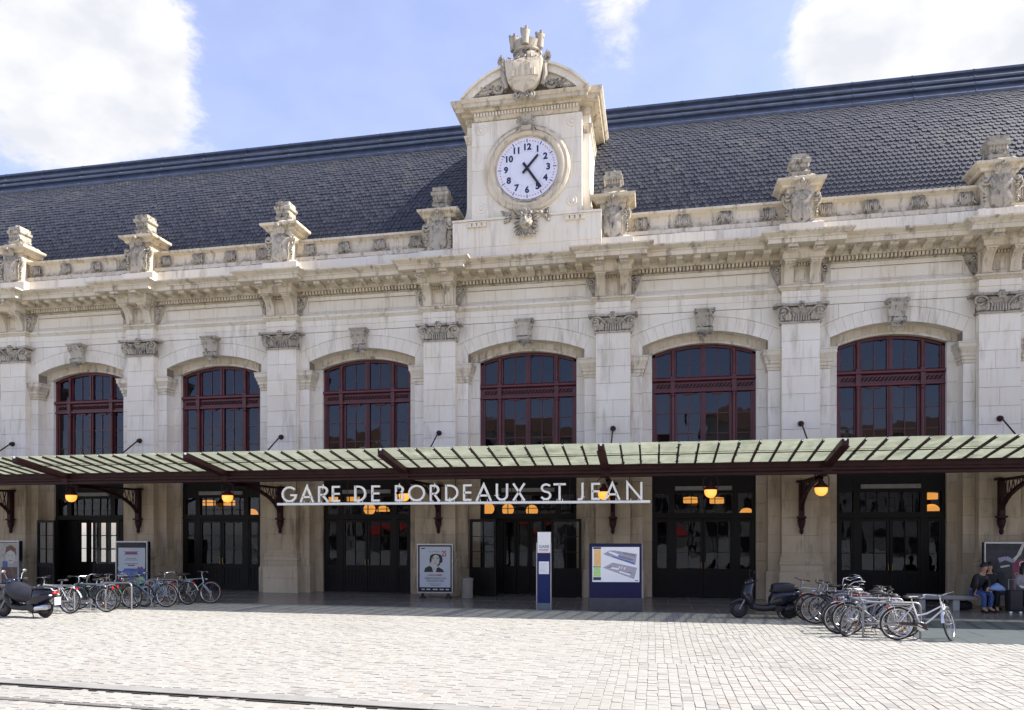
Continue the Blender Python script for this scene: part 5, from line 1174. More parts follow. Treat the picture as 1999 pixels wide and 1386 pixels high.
# ================================================================ bicycles
M['saddle'] = plain('black_saddle_vinyl', (.014,.013,.013), .5, 0, .2, 20); M['reflector'] = plain('red_reflector', (.5,.01,.01), .2); M['amber'] = plain('amber_reflector', (.7,.22,.01), .25)
WR = .335
M['chain_brown'] = plain('dark_chain_guard', (.035,.012,.010), .4)
def wheel_meshes():
    t = MB(); n = 40
    for name in (): pass
    def torus(R_, r_, m):
        mb = MB(); pts = [(R_*math.cos(2*math.pi*i/n),0,R_*math.sin(2*math.pi*i/n)) for i in range(n)]; vs = []; fs = []
        for i in range(n):
            a = 2*math.pi*i/n
            for k in range(m):
                b = 2*math.pi*k/m; vs.append(((R_+r_*math.cos(b))*math.cos(a), r_*math.sin(b), (R_+r_*math.cos(b))*math.sin(a)))
        for i in range(n):
            for k in range(m): fs.append((i*m+k,((i+1)%n)*m+k,((i+1)%n)*m+(k+1)%m,i*m+(k+1)%m))
        return mb.add(vs, fs)
    ty = keep(torus(WR-.018,.019,8), 'tyre', 'rubber', 60); rim = torus(WR-.043,.011,6); rim.add(*(lambda b: (b.v,b.f))(torus(WR-.052,.008,4)))
    rm = keep(rim, 'wheel', 'chrome', 60); sp = MB()
    for i in range(28):
        a = 2*math.pi*i/28; b = a+(.5 if i%2 else -.5); sd = .03 if i%4 < 2 else -.03
        sp.tube([(.025*math.cos(b),sd,.025*math.sin(b)),((WR-.05)*math.cos(a),0,(WR-.05)*math.sin(a))], .0018, 3)
    spm = keep(sp, 'spokes', 'chrome'); hb = keep(MB().lathe([(.012,-.06),(.012,-.035),(.03,-.035),(.03,-.028),(.016,-.026),(.016,.026),(.03,.028),(.03,.035),(.012,.035),(.012,.06)], (0,0,0), 10, 'y'), 'hub', 'chrome')
    return ty, rm, spm, hb
WH = wheel_meshes(); FRAMES = {}
def bmat(col, metal=.3, rough=.28):
    k = tuple(col)
    if k not in FRAMES: FRAMES[k] = plain('bicycle_paint', col, rough, metal, .06, 6)
    return FRAMES[k]
def bike(x, y, rz, col, style, bars, steer, label, group, lean=0., fender=None, basket=False, carrier=True, lamp=True, saddle_cover=None):
    b = empty('bicycle', (x,y,0), rz); b.rotation_euler = (lean, 0, rz); b.scale = (1.08,1.08,1.08); tag(b, label, 'bicycle', group); mt = bmat(col)
    BBk, ST, HB, HT, FA, RA = (.44,0,.285), (.275,0,.74), (.845,0,.615), (.80,0,.78), (1.06,0,WR), (0,0,WR)
    f = MB(); f.tube([BBk,ST], .016, 8); f.tube([HB,HT], .019, 8)
    if style == 'diamond': f.tube([(.285,0,.70),(.81,0,.745)], .0145, 8); f.tube([BBk,(.842,0,.63)], .0175, 8)
    elif style == 'step': f.tube([(.365,0,.50),(.55,0,.545),(.82,0,.70)], .016, 8); f.tube([BBk,(.60,0,.40),(.84,0,.625)], .0175, 8)
    else: f.tube([(.34,0,.56),(.812,0,.74)], .015, 8); f.tube([BBk,(.842,0,.63)], .0175, 8)
    for s in (-1, 1): f.tube([(.43,s*.03,.285),(.2,s*.05,.31),(0,s*.058,WR)], .010, 6); f.tube([(.285,s*.02,.70),(.15,s*.05,.54),(0,s*.058,WR)], .0085, 6)
    f.lathe([(.026,-.036),(.026,.036)], BBk, 10, 'y'); f.obj('frame', mt, b, smooth=50)
    ax = (Vector(HT)-Vector(HB)).normalized(); SM = Matrix.Translation(HB) @ Matrix.Rotation(steer, 4, ax) @ Matrix.Translation(-Vector(HB))
    k = MB(); k.M = SM
    for s in (-1, 1): k.tube([(.835,s*.045,.60),(.87,s*.052,.53),(.97,s*.055,.42),(1.06,s*.055,WR)], [.015,.013,.011,.009], 7)
    k.tube([(.835,-.05,.61),(.835,.05,.61)], .016, 6); k.obj('fork', mt if style != 'step' else M['chrome'], b, smooth=50)
    h = MB(); h.M = SM; g = MB(); g.M = SM
    h.tube([HT,(.785,0,.86)], .013, 8)
    if bars == 'swept': pt = [(.60,.27,.93),(.70,.28,.94),(.80,.22,.95),(.84,.08,.92),(.84,0,.90)]; h.tube([(.785,0,.86),(.80,0,.905),(.84,0,.90)], .014, 7)
    elif bars == 'high': pt = [(.58,.27,1.10),(.68,.29,1.12),(.80,.26,1.10),(.87,.14,1.0),(.88,.05,.94),(.88,0,.93)]; h.tube([(.785,0,.86),(.80,0,.92),(.88,0,.93)], .014, 7)
    elif bars == 'drop': pt = [(.80,.2,.78),(.90,.2,.76),(.95,.2,.82),(.93,.2,.90),(.86,.2,.91),(.86,0,.91)]; h.tube([(.785,0,.86),(.86,0,.91)], .014, 7)
    else: pt = [(.80,.30,.95),(.82,.2,.955),(.85,.1,.95),(.86,0,.94)]; h.tube([(.785,0,.86),(.80,0,.93),(.86,0,.94)], .014, 7)
    full = pt+[(p[0],-p[1],p[2]) for p in pt[-2::-1]]; h.tube(full, .011, 7)
    for s in (-1, 1):
        p0, p1 = Vector((pt[0][0],s*pt[0][1],pt[0][2])), Vector((pt[1][0],s*pt[1][1],pt[1][2])); g.tube([p0,p0+(p1-p0)*.95], .016, 8)
        h.tube([p1,p1+Vector((.07,s*-.02,-.03)),p0+Vector((.03,s*.03,-.05))], .005, 5)
    hb = h.obj('handlebar', M['chrome'], b, smooth=50); g.obj('grip', M['black'], hb, smooth=50)
    c = MB(); c.M = SM; c.tube([(.80,.05,.93),(.86,.03,.80),(.86,.03,.66)], .004, 4); c.tube([(.80,-.05,.93),(.80,-.06,.82),(.6,-.02,.6)], .004, 4); c.obj('brake_cable', M['black'], hb)
    sp = MB(); sp.tube([ST,(.255,0,.84)], .012, 8); sp.obj('seat_post', M['chrome'], b)
    s_ = MB(); rings = []
    for xx, ww, zz, hh in ((.10,.05,.865,.015),(.13,.085,.875,.028),(.2,.085,.87,.03),(.28,.045,.868,.028),(.36,.024,.866,.024),(.385,.015,.86,.015)):
        rings.append([(xx, ww*math.cos(2*math.pi*q/10), zz+hh*math.sin(2*math.pi*q/10)) for q in range(10)])
    s_.loft(rings); s_.obj('saddle', M[saddle_cover] if saddle_cover else M['saddle'], b, smooth=60)
    for pos, MM, nm in ((RA, Matrix.Identity(4), 0), (FA, SM, 1)):
        w = mobj('wheel', WH[1], b); w.matrix_basis = MM @ Matrix.Translation(pos)
        mobj('tyre', WH[0], w); mobj('spokes', WH[2], w, None, (0,R(rnd.uniform(0,12)),0)); mobj('hub', WH[3], w)
        if fender:
            m = MB(); m.M = MM; a0, a1 = (15,165) if nm == 0 else (62,175)
            pr = [(pos[0]+(WR+.022)*math.cos(R(a0+(a1-a0)*q/14)), (WR+.022)*math.sin(R(a0+(a1-a0)*q/14))+WR) for q in range(15)]; vs = []; fs = []
            for px_, pz_ in pr: vs += [(px_,-.027,pz_-.008),(px_,-.014,pz_),(px_,.014,pz_),(px_,.027,pz_-.008)]
            for q in range(14): fs += [(4*q+u,4*q+u+1,4*q+u+5,4*q+u+4) for u in range(3)]
            m.add(vs, fs); m.tube([(pos[0],.05,WR),pr[11]+() if False else (pr[11][0],.03,pr[11][1])], .003, 4); m.obj('mudguard', bmat(fender, .5, .25), b, smooth=50)
    ck = MB(); ck.lathe([(.085,.045),(.088,.048),(.085,.051),(.03,.051),(.03,.06)], BBk, 20, 'y'); ck.lathe([(.085,-.045),(.088,-.048),(.085,-.051),(.02,-.06)], BBk, 20, 'y')
    ck.tube([(.44,.06,.285),(.56,.07,.21)], .011, 6); ck.tube([(.44,-.06,.285),(.32,-.07,.36)], .011, 6); ko = ck.obj('crankset', M['chrome'], b)
    pd = MB(); pd.box(.52,.61,.075,.16,.198,.222); pd.box(.27,.36,-.16,-.075,.35,.374); pd.obj('pedal', M['black'], ko)
    cg = MB(); cg.px([(-.062,.02),(-.062,.02)], 0, 0) if False else None
    cg.add([(xx,-.058,zz) for xx, zz in ((.50,.36),(.36,.375),(0,.375),(-.03,.345),(0,.325),(.36,.295),(.50,.23),(.53,.285))]+[(xx,-.066,zz) for xx, zz in ((.50,.36),(.36,.375),(0,.375),(-.03,.345),(0,.325),(.36,.295),(.50,.23),(.53,.285))], [tuple(range(8)),tuple(range(15,7,-1))]+[(q,(q+1)%8,8+(q+1)%8,8+q) for q in range(8)]) if style == 'step' else cg.tube([(.44,-.05,.37),(0,-.05,.375)], .005, 4).tube([(.44,-.05,.2),(0,-.05,.3)], .005, 4)
    cg.obj('chain_guard' if style == 'step' else 'chain', M['chain_brown'] if style == 'step' else M['black'], b)
    if carrier:
        r = MB()
        for s in (-.06, 0, .06): r.tube([(.24,s,.72),(-.18,s,.72)], .006, 5)
        r.tube([(-.18,-.06,.72),(-.18,.06,.72)], .006, 5); r.tube([(0,.07,WR),(-.1,.06,.72)], .005, 5); r.tube([(0,-.07,WR),(-.1,-.06,.72)], .005, 5); r.obj('carrier', M['chrome'], b)
        MB().box(-.205,-.185,-.03,.03,.62,.68).obj('rear_reflector', M['reflector'], b)
    if lamp: l = MB(); l.M = SM; l.lathe([(.03,0),(.035,.03),(.025,.06),(.01,.07)], (.90,0,.72), 10, 'x'); l.obj('head_lamp', M['chrome'], b)
    if basket:
        k = MB(); k.M = SM
        for q in range(7): k.tube([(.9,-.16+.053*q,.98),(.92,-.13+.043*q,.74),(1.16,-.13+.043*q,.74),(1.19,-.16+.053*q,.98)], .004, 4)
        for z in (.74,.82,.9,.98): e = (z-.74)/.24; k.tube([(.92-.02*e,-.13-.03*e,z),(1.16+.03*e,-.13-.03*e,z),(1.16+.03*e,.13+.03*e,z),(.92-.02*e,.13+.03*e,z)], .004, 4, True)
        k.obj('basket', M['steel'], b)
    MB().tube([(.40,.04,.27),(.36,.16,.02)], .009, 5).obj('kick_stand', M['steel'], b)
    sr = MB(); sr.box(.10,.16,-.004,.004,.2,.225); sr.obj('spoke_reflector', M['amber'], b)
    return b
def hoop(x0, x1, y, label, group, z=.78):
    h = empty('bike_rack_hoop', ((x0+x1)/2,y,0)); tag(h, label, 'bike rack', group); w = (x1-x0)/2; r = .10
    pts = [(-w,0,0),(-w,0,z-r)]+[(-w+r-r*math.cos(R(a)),0,z-r+r*math.sin(R(a))) for a in (22,45,67,90)]+[(w-r+r*math.sin(R(a)),0,z-r+r*math.cos(R(a))) for a in (0,22,45,67,90)]+[(w,0,0)]
    MB().tube(pts, .026, 10).obj('hoop', M['steel'], h, smooth=50); MB().tube([(-w,0,.30),(w,0,.30)], .018, 8).obj('crossbar', M['steel'], h)
    for s in (-1, 1): MB().lathe([(.06,0),(.06,.008),(.03,.012)], (s*w,0,0), 12).obj('foot_plate', M['steel'], h)
GL, GR = 'bicycles at the left rack', 'bicycles at the right rack'
for i, (x, y) in enumerate([(-16.19,-7.82),(-15.63,-7.28),(-15.25,-6.68),(-15.1,-5.85),(-14.85,-5.1)]): hoop(x-1.05, x, y, '%s steel hoop of the left bike rack' % ['nearest','second nearest','third nearest','fourth nearest','farthest'][i], 'left rack hoops')
for i, (a, e, y) in enumerate([(4.5,5.66,-8.5),(4.45,5.6,-7.55),(4.35,5.46,-6.5),(4.2,5.3,-5.6)]): hoop(a, e, y, '%s steel hoop of the right bike rack' % ['nearest','second nearest','third nearest','farthest'][i], 'right rack hoops')
PI = math.pi
bike(-16.22,-7.95, PI, (.45,.46,.47), 'diamond', 'flat', .25, 'silver bicycle beside the left scooter, nearest at the left rack', GL, .03, (.5,.5,.5))
bike(-15.48,-7.42, PI+.05, (.02,.025,.06), 'diamond', 'flat', -.3, 'dark blue bicycle second nearest at the left rack', GL, -.03)
bike(-15.72,-6.95, PI-.04, (.02,.05,.03), 'mixte', 'swept', .2, 'dark green bicycle with swept handlebar in the left rack', GL, .02, (.02,.05,.03))
bike(-15.46,-6.42, PI+.02, (.14,.06,.03), 'diamond', 'flat', .15, 'brown bicycle with tan tyres in the middle of the left rack', GL, .03, None, False, False)
bike(-15.42,-5.92, PI, (.03,.05,.10), 'diamond', 'drop', -.2, 'dark bicycle with drop handlebar in the left rack', GL, -.02)
bike(-14.68,-5.88, PI+.12, (.12,.24,.42), 'mixte', 'swept', .3, 'light blue bicycle with pale swept handlebar in the left rack', GL, .02, (.5,.52,.55), True)
bike(-14.48,-5.12, PI-.05, (.02,.02,.025), 'step', 'swept', -.2, 'black bicycle with red rear reflector near the end of the left rack', GL, .02, (.6,.6,.6))
bike(-15.15,-4.70, .04, (.30,.34,.40), 'diamond', 'flat', .15, 'grey blue bicycle facing right, last of the left rack', GL, -.02)
bike(5.10,-8.80, .06, (.62,.63,.65), 'step', 'swept', .92, 'white and silver town bicycle with its front wheel turned, nearest at the right rack', GR, .05, (.62,.64,.67))
bike(5.34,-8.42, PI-.08, (.26,.27,.28), 'diamond', 'flat', .85, 'grey bicycle with its front wheel turned sharply in the right rack', GR, -.03, None, False, False)
bike(5.25,-7.95, PI+.05, (.22,.27,.34), 'diamond', 'flat', .12, 'blue grey bicycle with big silver wheel in the right rack', GR, .03, (.45,.47,.5))
bike(5.32,-7.40, PI, (.015,.015,.018), 'mixte', 'high', .2, 'black bicycle with a tall cream handlebar in the right rack', GR, -.02)
bike(4.45,-7.0, .03, (.10,.11,.13), 'diamond', 'flat', .3, 'dark bicycle facing right with white saddle cover in the right rack', GR, .02, None, False, True, True, 'white')
bike(5.10,-6.30, PI-.03, (.02,.02,.025), 'diamond', 'flat', -.15, 'black bicycle with thin dark wheels in the right rack', GR, .02)
bike(5.05,-5.55, PI+.02, (.35,.36,.37), 'step', 'swept', .2, 'silver step through bicycle deep in the right rack', GR, -.02, (.4,.4,.4))
bike(4.30,-8.05, .05, (.40,.41,.43), 'mixte', 'flat', -.4, 'light grey bicycle facing right behind the nearest hoop of the right rack', GR, -.03, (.5,.5,.5))
bike(5.55,-6.85, PI+.06, (.30,.05,.04), 'diamond', 'flat', .5, 'dark red bicycle half hidden in the middle of the right rack', GR, .02)
bike(4.2,-6.0, -.03, (.12,.15,.24), 'diamond', 'high', -.2, 'slate blue bicycle facing right with raised handlebar in the right rack', GR, -.02)
bike(4.75,-4.85, PI+.10, (.42,.46,.52), 'diamond', 'flat', .35, 'silver blue mountain bicycle behind the right scooter', GR, .03, None, False, False)

# ================================================================ motor scooters
def ring_yz(x, a, zc, hb, n=14, p=2.6):
    out = []
    for q in range(n):
        t = 2*math.pi*q/n; c, s = math.cos(t), math.sin(t); out.append((x, a*math.copysign(abs(c)**(2/p),c), zc+hb*math.copysign(abs(s)**(2/p),s)))
    return out
M['wheel_dark'] = plain('dark_alloy_wheel', (.06,.06,.065), .4, .6)
def scooter_wheel(root, x, r, nm='wheel'):
    w = empty(nm, (x,0,r), 0, root) if False else MB().lathe([(.05,-.05),(.11,-.045),(r*.6,-.03),(r*.62,.03),(.11,.045),(.05,.05)], (x,0,r), 20, 'y').obj('wheel', M['wheel_dark'], root, smooth=40)
    n = 28; m = 8; vs = []; fs = []; Rm = r-.055
    for i in range(n):
        a = 2*math.pi*i/n
        for k in range(m): b = 2*math.pi*k/m; q = Rm+.055*math.cos(b); vs.append((x+q*math.cos(a), .052*math.sin(b), r+q*math.sin(a)))
    for i in range(n):
        for k in range(m): fs.append((i*m+k,((i+1)%n)*m+k,((i+1)%n)*m+(k+1)%m,i*m+(k+1)%m))
    MB().add(vs, fs).obj('tyre', M['rubber'], w, smooth=60)
def scooter(x, y, rz, big, label):
    s = empty('motor_scooter', (x,y,0), rz); tag(s, label, 'scooter'); wb = 1.30; r = .235; pm = M['gloss_black']
    scooter_wheel(s, 0, r); scooter_wheel(s, wb, r)
    t = MB(); t.loft([ring_yz(-.34,.05,.66,.05), ring_yz(-.22,.13,.64,.13), ring_yz(-.02,.17,.60,.20), ring_yz(.22,.18,.55,.25), ring_yz(.42,.16,.49,.24), ring_yz(.52,.10,.42,.16)]); t.obj('tail_body', pm, s, smooth=50)
    f = MB(); f.loft([ring_yz(.36,.15,.32,.12), ring_yz(.62,.18,.27,.085), ring_yz(.88,.18,.29,.09), ring_yz(1.04,.15,.38,.12)]); f.obj('floorboard', M['black'], s, smooth=50)
    l = MB(); rings = []
    for xx, zz, a, d in ((.95,.27,.15,.10),(1.03,.42,.20,.14),(1.08,.58,.215,.17),(1.07,.72,.19,.16),(1.03,.85,.14,.13),(.99,.95,.10,.10)):
        rings.append([(xx+d*math.cos(2*math.pi*q/14), a*math.sin(2*math.pi*q/14), zz+.04*math.cos(2*math.pi*q/14)) for q in range(14)])
    l.loft(rings); l.obj('leg_shield', pm, s, smooth=50)
    m = MB(); m.loft([ring_yz(1.02,.05,.50,.05), ring_yz(1.14,.085,.50,.06), ring_yz(1.30,.085,.49,.055), ring_yz(1.46,.06,.42,.05), ring_yz(1.52,.02,.37,.03)]); m.obj('front_mudguard', pm, s, smooth=50)
    k = MB()
    for sd in (-1, 1): k.tube([(1.10,sd*.09,.62),(1.20,sd*.09,.42),(wb,sd*.085,r)], .022, 7)
    k.obj('fork', M['steel'], s, smooth=50)
    h = MB(); h.loft([ring_yz(.90,.06,.98,.05), ring_yz(.98,.14,.99,.075), ring_yz(1.06,.15,.97,.08), ring_yz(1.13,.09,.94,.06)]); ho = h.obj('handlebar_cowl', pm, s, smooth=50)
    b = MB(); b.tube([(.90,-.36,1.04),(.95,-.2,1.02),(.98,0,1.01),(.95,.2,1.02),(.90,.36,1.04)], .014, 7); b.tube([(.90,-.36,1.04),(.93,-.25,1.03)], .022, 8); b.tube([(.90,.36,1.04),(.93,.25,1.03)], .022, 8)
    for sd in (-1, 1): b.tube([(.97,sd*.24,1.03),(.88,sd*.36,1.0)], .006, 5)
    b.obj('handlebar', M['black'], ho, smooth=50); MB().ball((1.115,0,.95), (.035,.085,.05), 12, 8).obj('head_lamp', M['chrome'], ho, smooth=60)
    for sd in (-1, 1):
        mr = MB(); mr.tube([(.96,sd*.22,1.03),(.98,sd*.27,1.16),(.97,sd*.32,1.22)], .008, 6); mr.ball((.96,sd*.34,1.25), (.02,.07,.045), 10, 6); mr.obj('mirror', M['steel'] if big else M['black'], ho, smooth=50)
        MB().ball((1.09,sd*.17,.60), (.03,.03,.02), 8, 5).obj('indicator', M['amber'], s)
    st = MB(); st.loft([ring_yz(-.24,.09,.80,.03), ring_yz(-.12,.14,.815,.045), ring_yz(.16,.14,.80,.05), ring_yz(.42,.11,.76,.05), ring_yz(.50,.06,.73,.03)]); st.obj('seat', M['saddle'], s, smooth=60)
    e = MB(); e.loft([ring_yz(-.14,.06,.24,.07), ring_yz(0,.09,.26,.09), ring_yz(.25,.10,.27,.10), ring_yz(.42,.08,.28,.08)]); e.lathe([(.0,-.02),(.09,-.02),(.10,.0),(.09,.12)], (.30,.05,.27), 14, 'y'); e.obj('engine', M['black'], s, smooth=50)
    x_ = MB(); x_.tube([(.34,-.12,.24),(.20,-.16,.22),(.1,-.17,.25)], .02, 7); x_.loft([ring_yz(.16,.05,.26,.05), ring_yz(.12,.07,.27,.075), ring_yz(-.20,.075,.31,.08), ring_yz(-.28,.05,.32,.055)]); x_.M = None
    xo = x_.obj('exhaust', M['chrome'] if big else M['black'], s, (0,-.16 if False else .17,0), smooth=50)
    MB().ball((-.31,0,.68), (.05,.10,.05), 12, 6).obj('tail_lamp', M['reflector'], s, smooth=60); MB().box(-.385,-.37,-.10,.10,.36,.56).obj('number_plate', M['white'], s); MB().tube([(-.30,0,.60),(-.36,0,.52),(-.34,0,.36)], .02, 6).obj('plate_holder', M['black'], s)
    for sd in (-1, 1): MB().ball((-.27,sd*.13,.62), (.05,.03,.025), 8, 5).obj('rear_indicator', M['amber'] if not big else M['white'], s)
    cs = MB()
    for sd in (-1, 1): cs.tube([(.32,sd*.10,.22),(.22,sd*.15,.02),(.14,sd*.16,.01)], .014, 6)
    cs.obj('centre_stand', M['black'], s)
    g = MB(); g.tube([(-.34,-.10,.74),(-.30,-.13,.80),(-.1,-.15,.83)], .012, 6); g.tube([(-.34,.10,.74),(-.30,.13,.80),(-.1,.15,.83)], .012, 6); g.tube([(-.34,-.10,.74),(-.36,0,.745),(-.34,.10,.74)], .012, 6); g.obj('grab_rail', M['steel'], s)
    if big:
        wd = MB(); vs = []; fs = []
        for j in range(7):
            z = .98+.09*j
            for q in range(7): yy = (-.24+.08*q)*(1-.02*j*j*.5); vs.append((1.10-.045*j-.9*yy*yy, yy, z))
        for j in range(6):
            for q in range(6): fs.append((j*7+q,j*7+q+1,j*7+q+8,j*7+q+7))
        wd.add(vs, fs).obj('windscreen', M['screen'], s, smooth=60)
        ap = MB(); rg = []
        for xx, zz, a, hh in ((.30,.60,.20,.20),(.50,.62,.25,.22),(.72,.66,.27,.26),(.92,.74,.26,.24),(1.08,.80,.20,.16)): rg.append([(p[0]+rnd.uniform(-.015,.015),p[1]*(1+rnd.uniform(-.06,.06)),p[2]+rnd.uniform(-.015,.015)) for p in ring_yz(xx,a,zz,hh,16,2.2)])
        ap.loft(rg).obj('apron_cover', M['cloth_dark'], s, smooth=60)
        MB().box(.96,1.10,-.20,.20,.985,1.03).obj('blue_bag', M['print_blue'], s)
    else:
        bx = MB(); bx.loft([ring_yz(-.10,.19,.82,.11,16,5), ring_yz(.02,.20,.83,.13,16,5), ring_yz(.34,.20,.82,.13,16,5), ring_yz(.44,.17,.80,.10,16,5)]); bx.obj('seat_cover', M['cloth_dark'], s, smooth=50)
    return s
M['screen'] = pane_glass('scooter_windscreen', (.82,.86,.90), 1.0, .05); M['cloth_dark'] = plain('dark_waterproof_cloth', (.014,.015,.022), .55, 0, .35, 7, .4, .4)
scooter(-16.12,-8.9, PI+.02, True, 'dark blue scooter with windscreen, apron cover and red tail lamp at the left edge')
scooter(3.50,-5.25, PI+.06, False, 'black scooter with covered seat parked left of the right bike rack')

# ================================================================ people on the bench
M['skin'] = plain('skin', (.42,.25,.17), .55, 0, .08, 10); M['hair'] = plain('dark_hair', (.012,.009,.008), .6); M['jacket'] = plain('black_jacket', (.010,.010,.013), .7, 0, .3, 12); M['jeans'] = plain('blue_jeans', (.035,.075,.22), .8, 0, .25, 14)
M['lightblue'] = plain('light_blue_cloth', (.22,.34,.62), .8, 0, .2, 12); M['greyknit'] = plain('grey_knit', (.24,.235,.25), .9, 0, .2, 16); M['scarf'] = plain('dark_striped_scarf', (.07,.055,.05), .9, 0, .6, 26); M['darkskirt'] = plain('black_cloth', (.009,.009,.011), .85); M['shoe'] = plain('dark_shoe', (.014,.012,.011), .5)
def skin_obj(name, V, E, rad, m, parent, root=0, sub=2):
    me = bpy.data.meshes.new(name); me.from_pydata(V, E, []); o = mobj(name, me, parent); me.materials.append(m)
    md = o.modifiers.new('skin', 'SKIN'); md.use_smooth_shade = True
    for i, r_ in enumerate(rad): d = me.skin_vertices[0].data[i]; d.radius = (r_, r_) if not isinstance(r_, tuple) else r_; d.use_root = (i == root)
    sb = o.modifiers.new('sub', 'SUBSURF'); sb.levels = sub; sb.render_levels = sub; return o
def person(x, y, rz, label, top, legs, shoes, lean=.1, head_turn=0., arms=((-.13,-.34,.70),(.13,-.34,.70)), hair_long=False, knee=.0, skirt=False):
    p = empty('person', (x,y,0), rz); tag(p, label, 'person', None); L_ = -lean
    V = [(0,0,.56),(0,L_*.3,.76),(0,L_*.8,.98),(0,L_*1.1,1.11),(0,L_*1.25,1.18),(0,L_*1.35-.01,1.27),(0,L_*1.35-.005,1.345)]; E = [(0,1),(1,2),(2,3),(3,4),(4,5),(5,6)]; rad = [(.14,.11),(.13,.10),(.15,.10),(.06,.06),(.056,.06),(.075,.092),(.055,.07)]
    def chain(pts, rs, frm):
        pr = frm
        for q, r_ in zip(pts, rs): V.append(q); rad.append(r_); E.append((pr, len(V)-1)); pr = len(V)-1
    for s, hnd in ((-1, arms[0]), (1, arms[1])):
        chain([(s*.17,L_*.9,1.02),(s*.24,L_*.8-.08,.80),hnd,(hnd[0]*.9,hnd[1]-.07,hnd[2]-.02)], [.058,.046,.032,.03], 2)
        chain([(s*.09,-.05,.54),(s*(.11+knee),-.44,.52),(s*(.10+knee*.6),-.42,.12),(s*(.11+knee*.6),-.55,.05)], [.085,.062,.045,.04], 0)
    skin_obj('body', V, E, rad, M['skin'], p)
    v = [(0,0,.58),(0,L_*.3,.76),(0,L_*.8,.98),(0,L_*1.08,1.08)]; e = [(0,1),(1,2),(2,3)]; r_ = [(.17,.13),(.165,.13),(.185,.13),(.08,.08)]
    for s, hnd in ((-1, arms[0]), (1, arms[1])):
        i = len(v); v += [(s*.175,L_*.9,1.02),(s*.25,L_*.8-.08,.80),(hnd[0],hnd[1]+.03,hnd[2]+.01)]; e += [(2,i),(i,i+1),(i+1,i+2)]; r_ += [.075,.062,.045]
    skin_obj('jacket', v, e, r_, M[top], p)
    v = [(0,-.02,.56)]; e = []; r_ = [(.10,.10)]
    for s in (-1, 1):
        i = len(v); v += [(s*.09,-.06,.545),(s*(.11+knee),-.45,.525),(s*(.10+knee*.6),-.42,.13)]; e += [(0,i),(i,i+1),(i+1,i+2)]; r_ += [.10,.08 if not skirt else .11,.062 if not skirt else .13]
    skin_obj('trousers' if not skirt else 'long_skirt', v, e, r_, M[legs], p)
    for s in (-1, 1):
        sh = MB(); sh.loft([[(s*(.105+knee*.6)+.045*w*math.cos(2*math.pi*q/8), yy, .045*hh+.04*hh*math.sin(2*math.pi*q/8)) for q in range(8)] for yy, w, hh in ((-.36,.7,.9),(-.40,1,1.1),(-.5,1.05,.9),(-.6,.9,.7),(-.64,.5,.5))]); sh.obj('shoe', M[shoes], p, smooth=60)
        hd = MB(); hn = Vector(arms[0] if s < 0 else arms[1])+Vector((0,-.05,-.01)); hd.ball(tuple(hn+Vector((0,-.03,0))), (.035,.045,.018), 8, 6)
        for q in range(4): b0 = hn+Vector((-.026+.0175*q,-.06,0)); hd.tube([b0,b0+Vector((0,-.035,-.005)),b0+Vector((0,-.05-.006*(q in (1,2)),-.03))], [.009,.008,.007], 5)
        b0 = hn+Vector((-s*.03,-.02,.005)); hd.tube([b0,b0+Vector((-s*.025,-.025,.0)),b0+Vector((-s*.03,-.05,-.008))], [.010,.009,.007], 5); hd.obj('hand', M['skin'], p, smooth=60)
    hc = Vector((0,L_*1.35,1.30)); h = MB(); h.M = Matrix.Translation(hc) @ Matrix.Rotation(head_turn, 4, 'Z')
    vs = []; fs = []; nu, nv = 14, 8
    for j in range(nv+1):
        t = math.pi/2-(math.pi*.62)*j/nv
        for q in range(nu):
            a = 2*math.pi*q/nu; front = max(0, -math.sin(a)); tt = t+front*.62*(j/nv)*(1.0); vs.append((.092*math.cos(tt)*math.cos(a), .108*math.cos(tt)*math.sin(a)+.008, .03+.112*math.sin(tt)))
    for j in range(nv):
        for q in range(nu): fs.append((j*nu+q,j*nu+(q+1)%nu,(j+1)*nu+(q+1)%nu,(j+1)*nu+q))
    h.add(vs, fs)
    if hair_long:
        for q in range(9): a = R(-10+200*q/8); h.tube([(.085*math.cos(a),.09*math.sin(a)+.01,.02),(.095*math.cos(a),.10*math.sin(a)+.01,-.1),(.09*math.cos(a),.10*math.sin(a)+.01,-.22)], [.03,.032,.015], 6)
    h.obj('hair', M['hair'], p, smooth=60)
    fc = MB(); fc.M = h.M; fc.tube([(0,-.095,.015),(0,-.115,-.012),(0,-.100,-.022)], [.009,.015,.012], 6); fc.ball((.078,.0,-.005), (.012,.02,.03), 6, 5); fc.ball((-.078,.0,-.005), (.012,.02,.03), 6, 5); fc.obj('nose_and_ears', M['skin'], p, smooth=60)
    ey = MB(); ey.M = h.M
    for s in (-1, 1): ey.ball((s*.032,-.088,.012), (.012,.008,.007), 6, 4); ey.tube([(s*.016,-.094,.032),(s*.048,-.084,.032)], .004, 4)
    ey.obj('eyes', M['hair'], p); mo = MB(); mo.M = h.M; mo.ball((0,-.090,-.048), (.024,.01,.007), 8, 4); mo.obj('mouth', M['lip'], p)
    return p
M['lip'] = plain('lip', (.30,.11,.09), .5)
person(9.10,-2.32, R(28), 'man in black jacket and blue jeans sitting hunched on the bench', 'jacket', 'jeans', 'shoe', .26, R(25), ((-.20,-.20,.50),(.06,-.36,.62)), False, .03)
person(9.62,-2.08, R(-14), 'dark haired person with light blue cloth on the lap, middle of the bench sitters', 'jacket', 'darkskirt', 'shoe', .05, R(-20), ((-.10,-.32,.66),(.12,-.30,.66)), True, .02)
person(10.36,-2.22, R(14), 'person in grey knit sleeves and dark scarf holding a paper at the right edge', 'greyknit', 'darkskirt', 'shoe', .14, R(10), ((-.10,-.34,.72),(.10,-.34,.72)), True, .02, True)
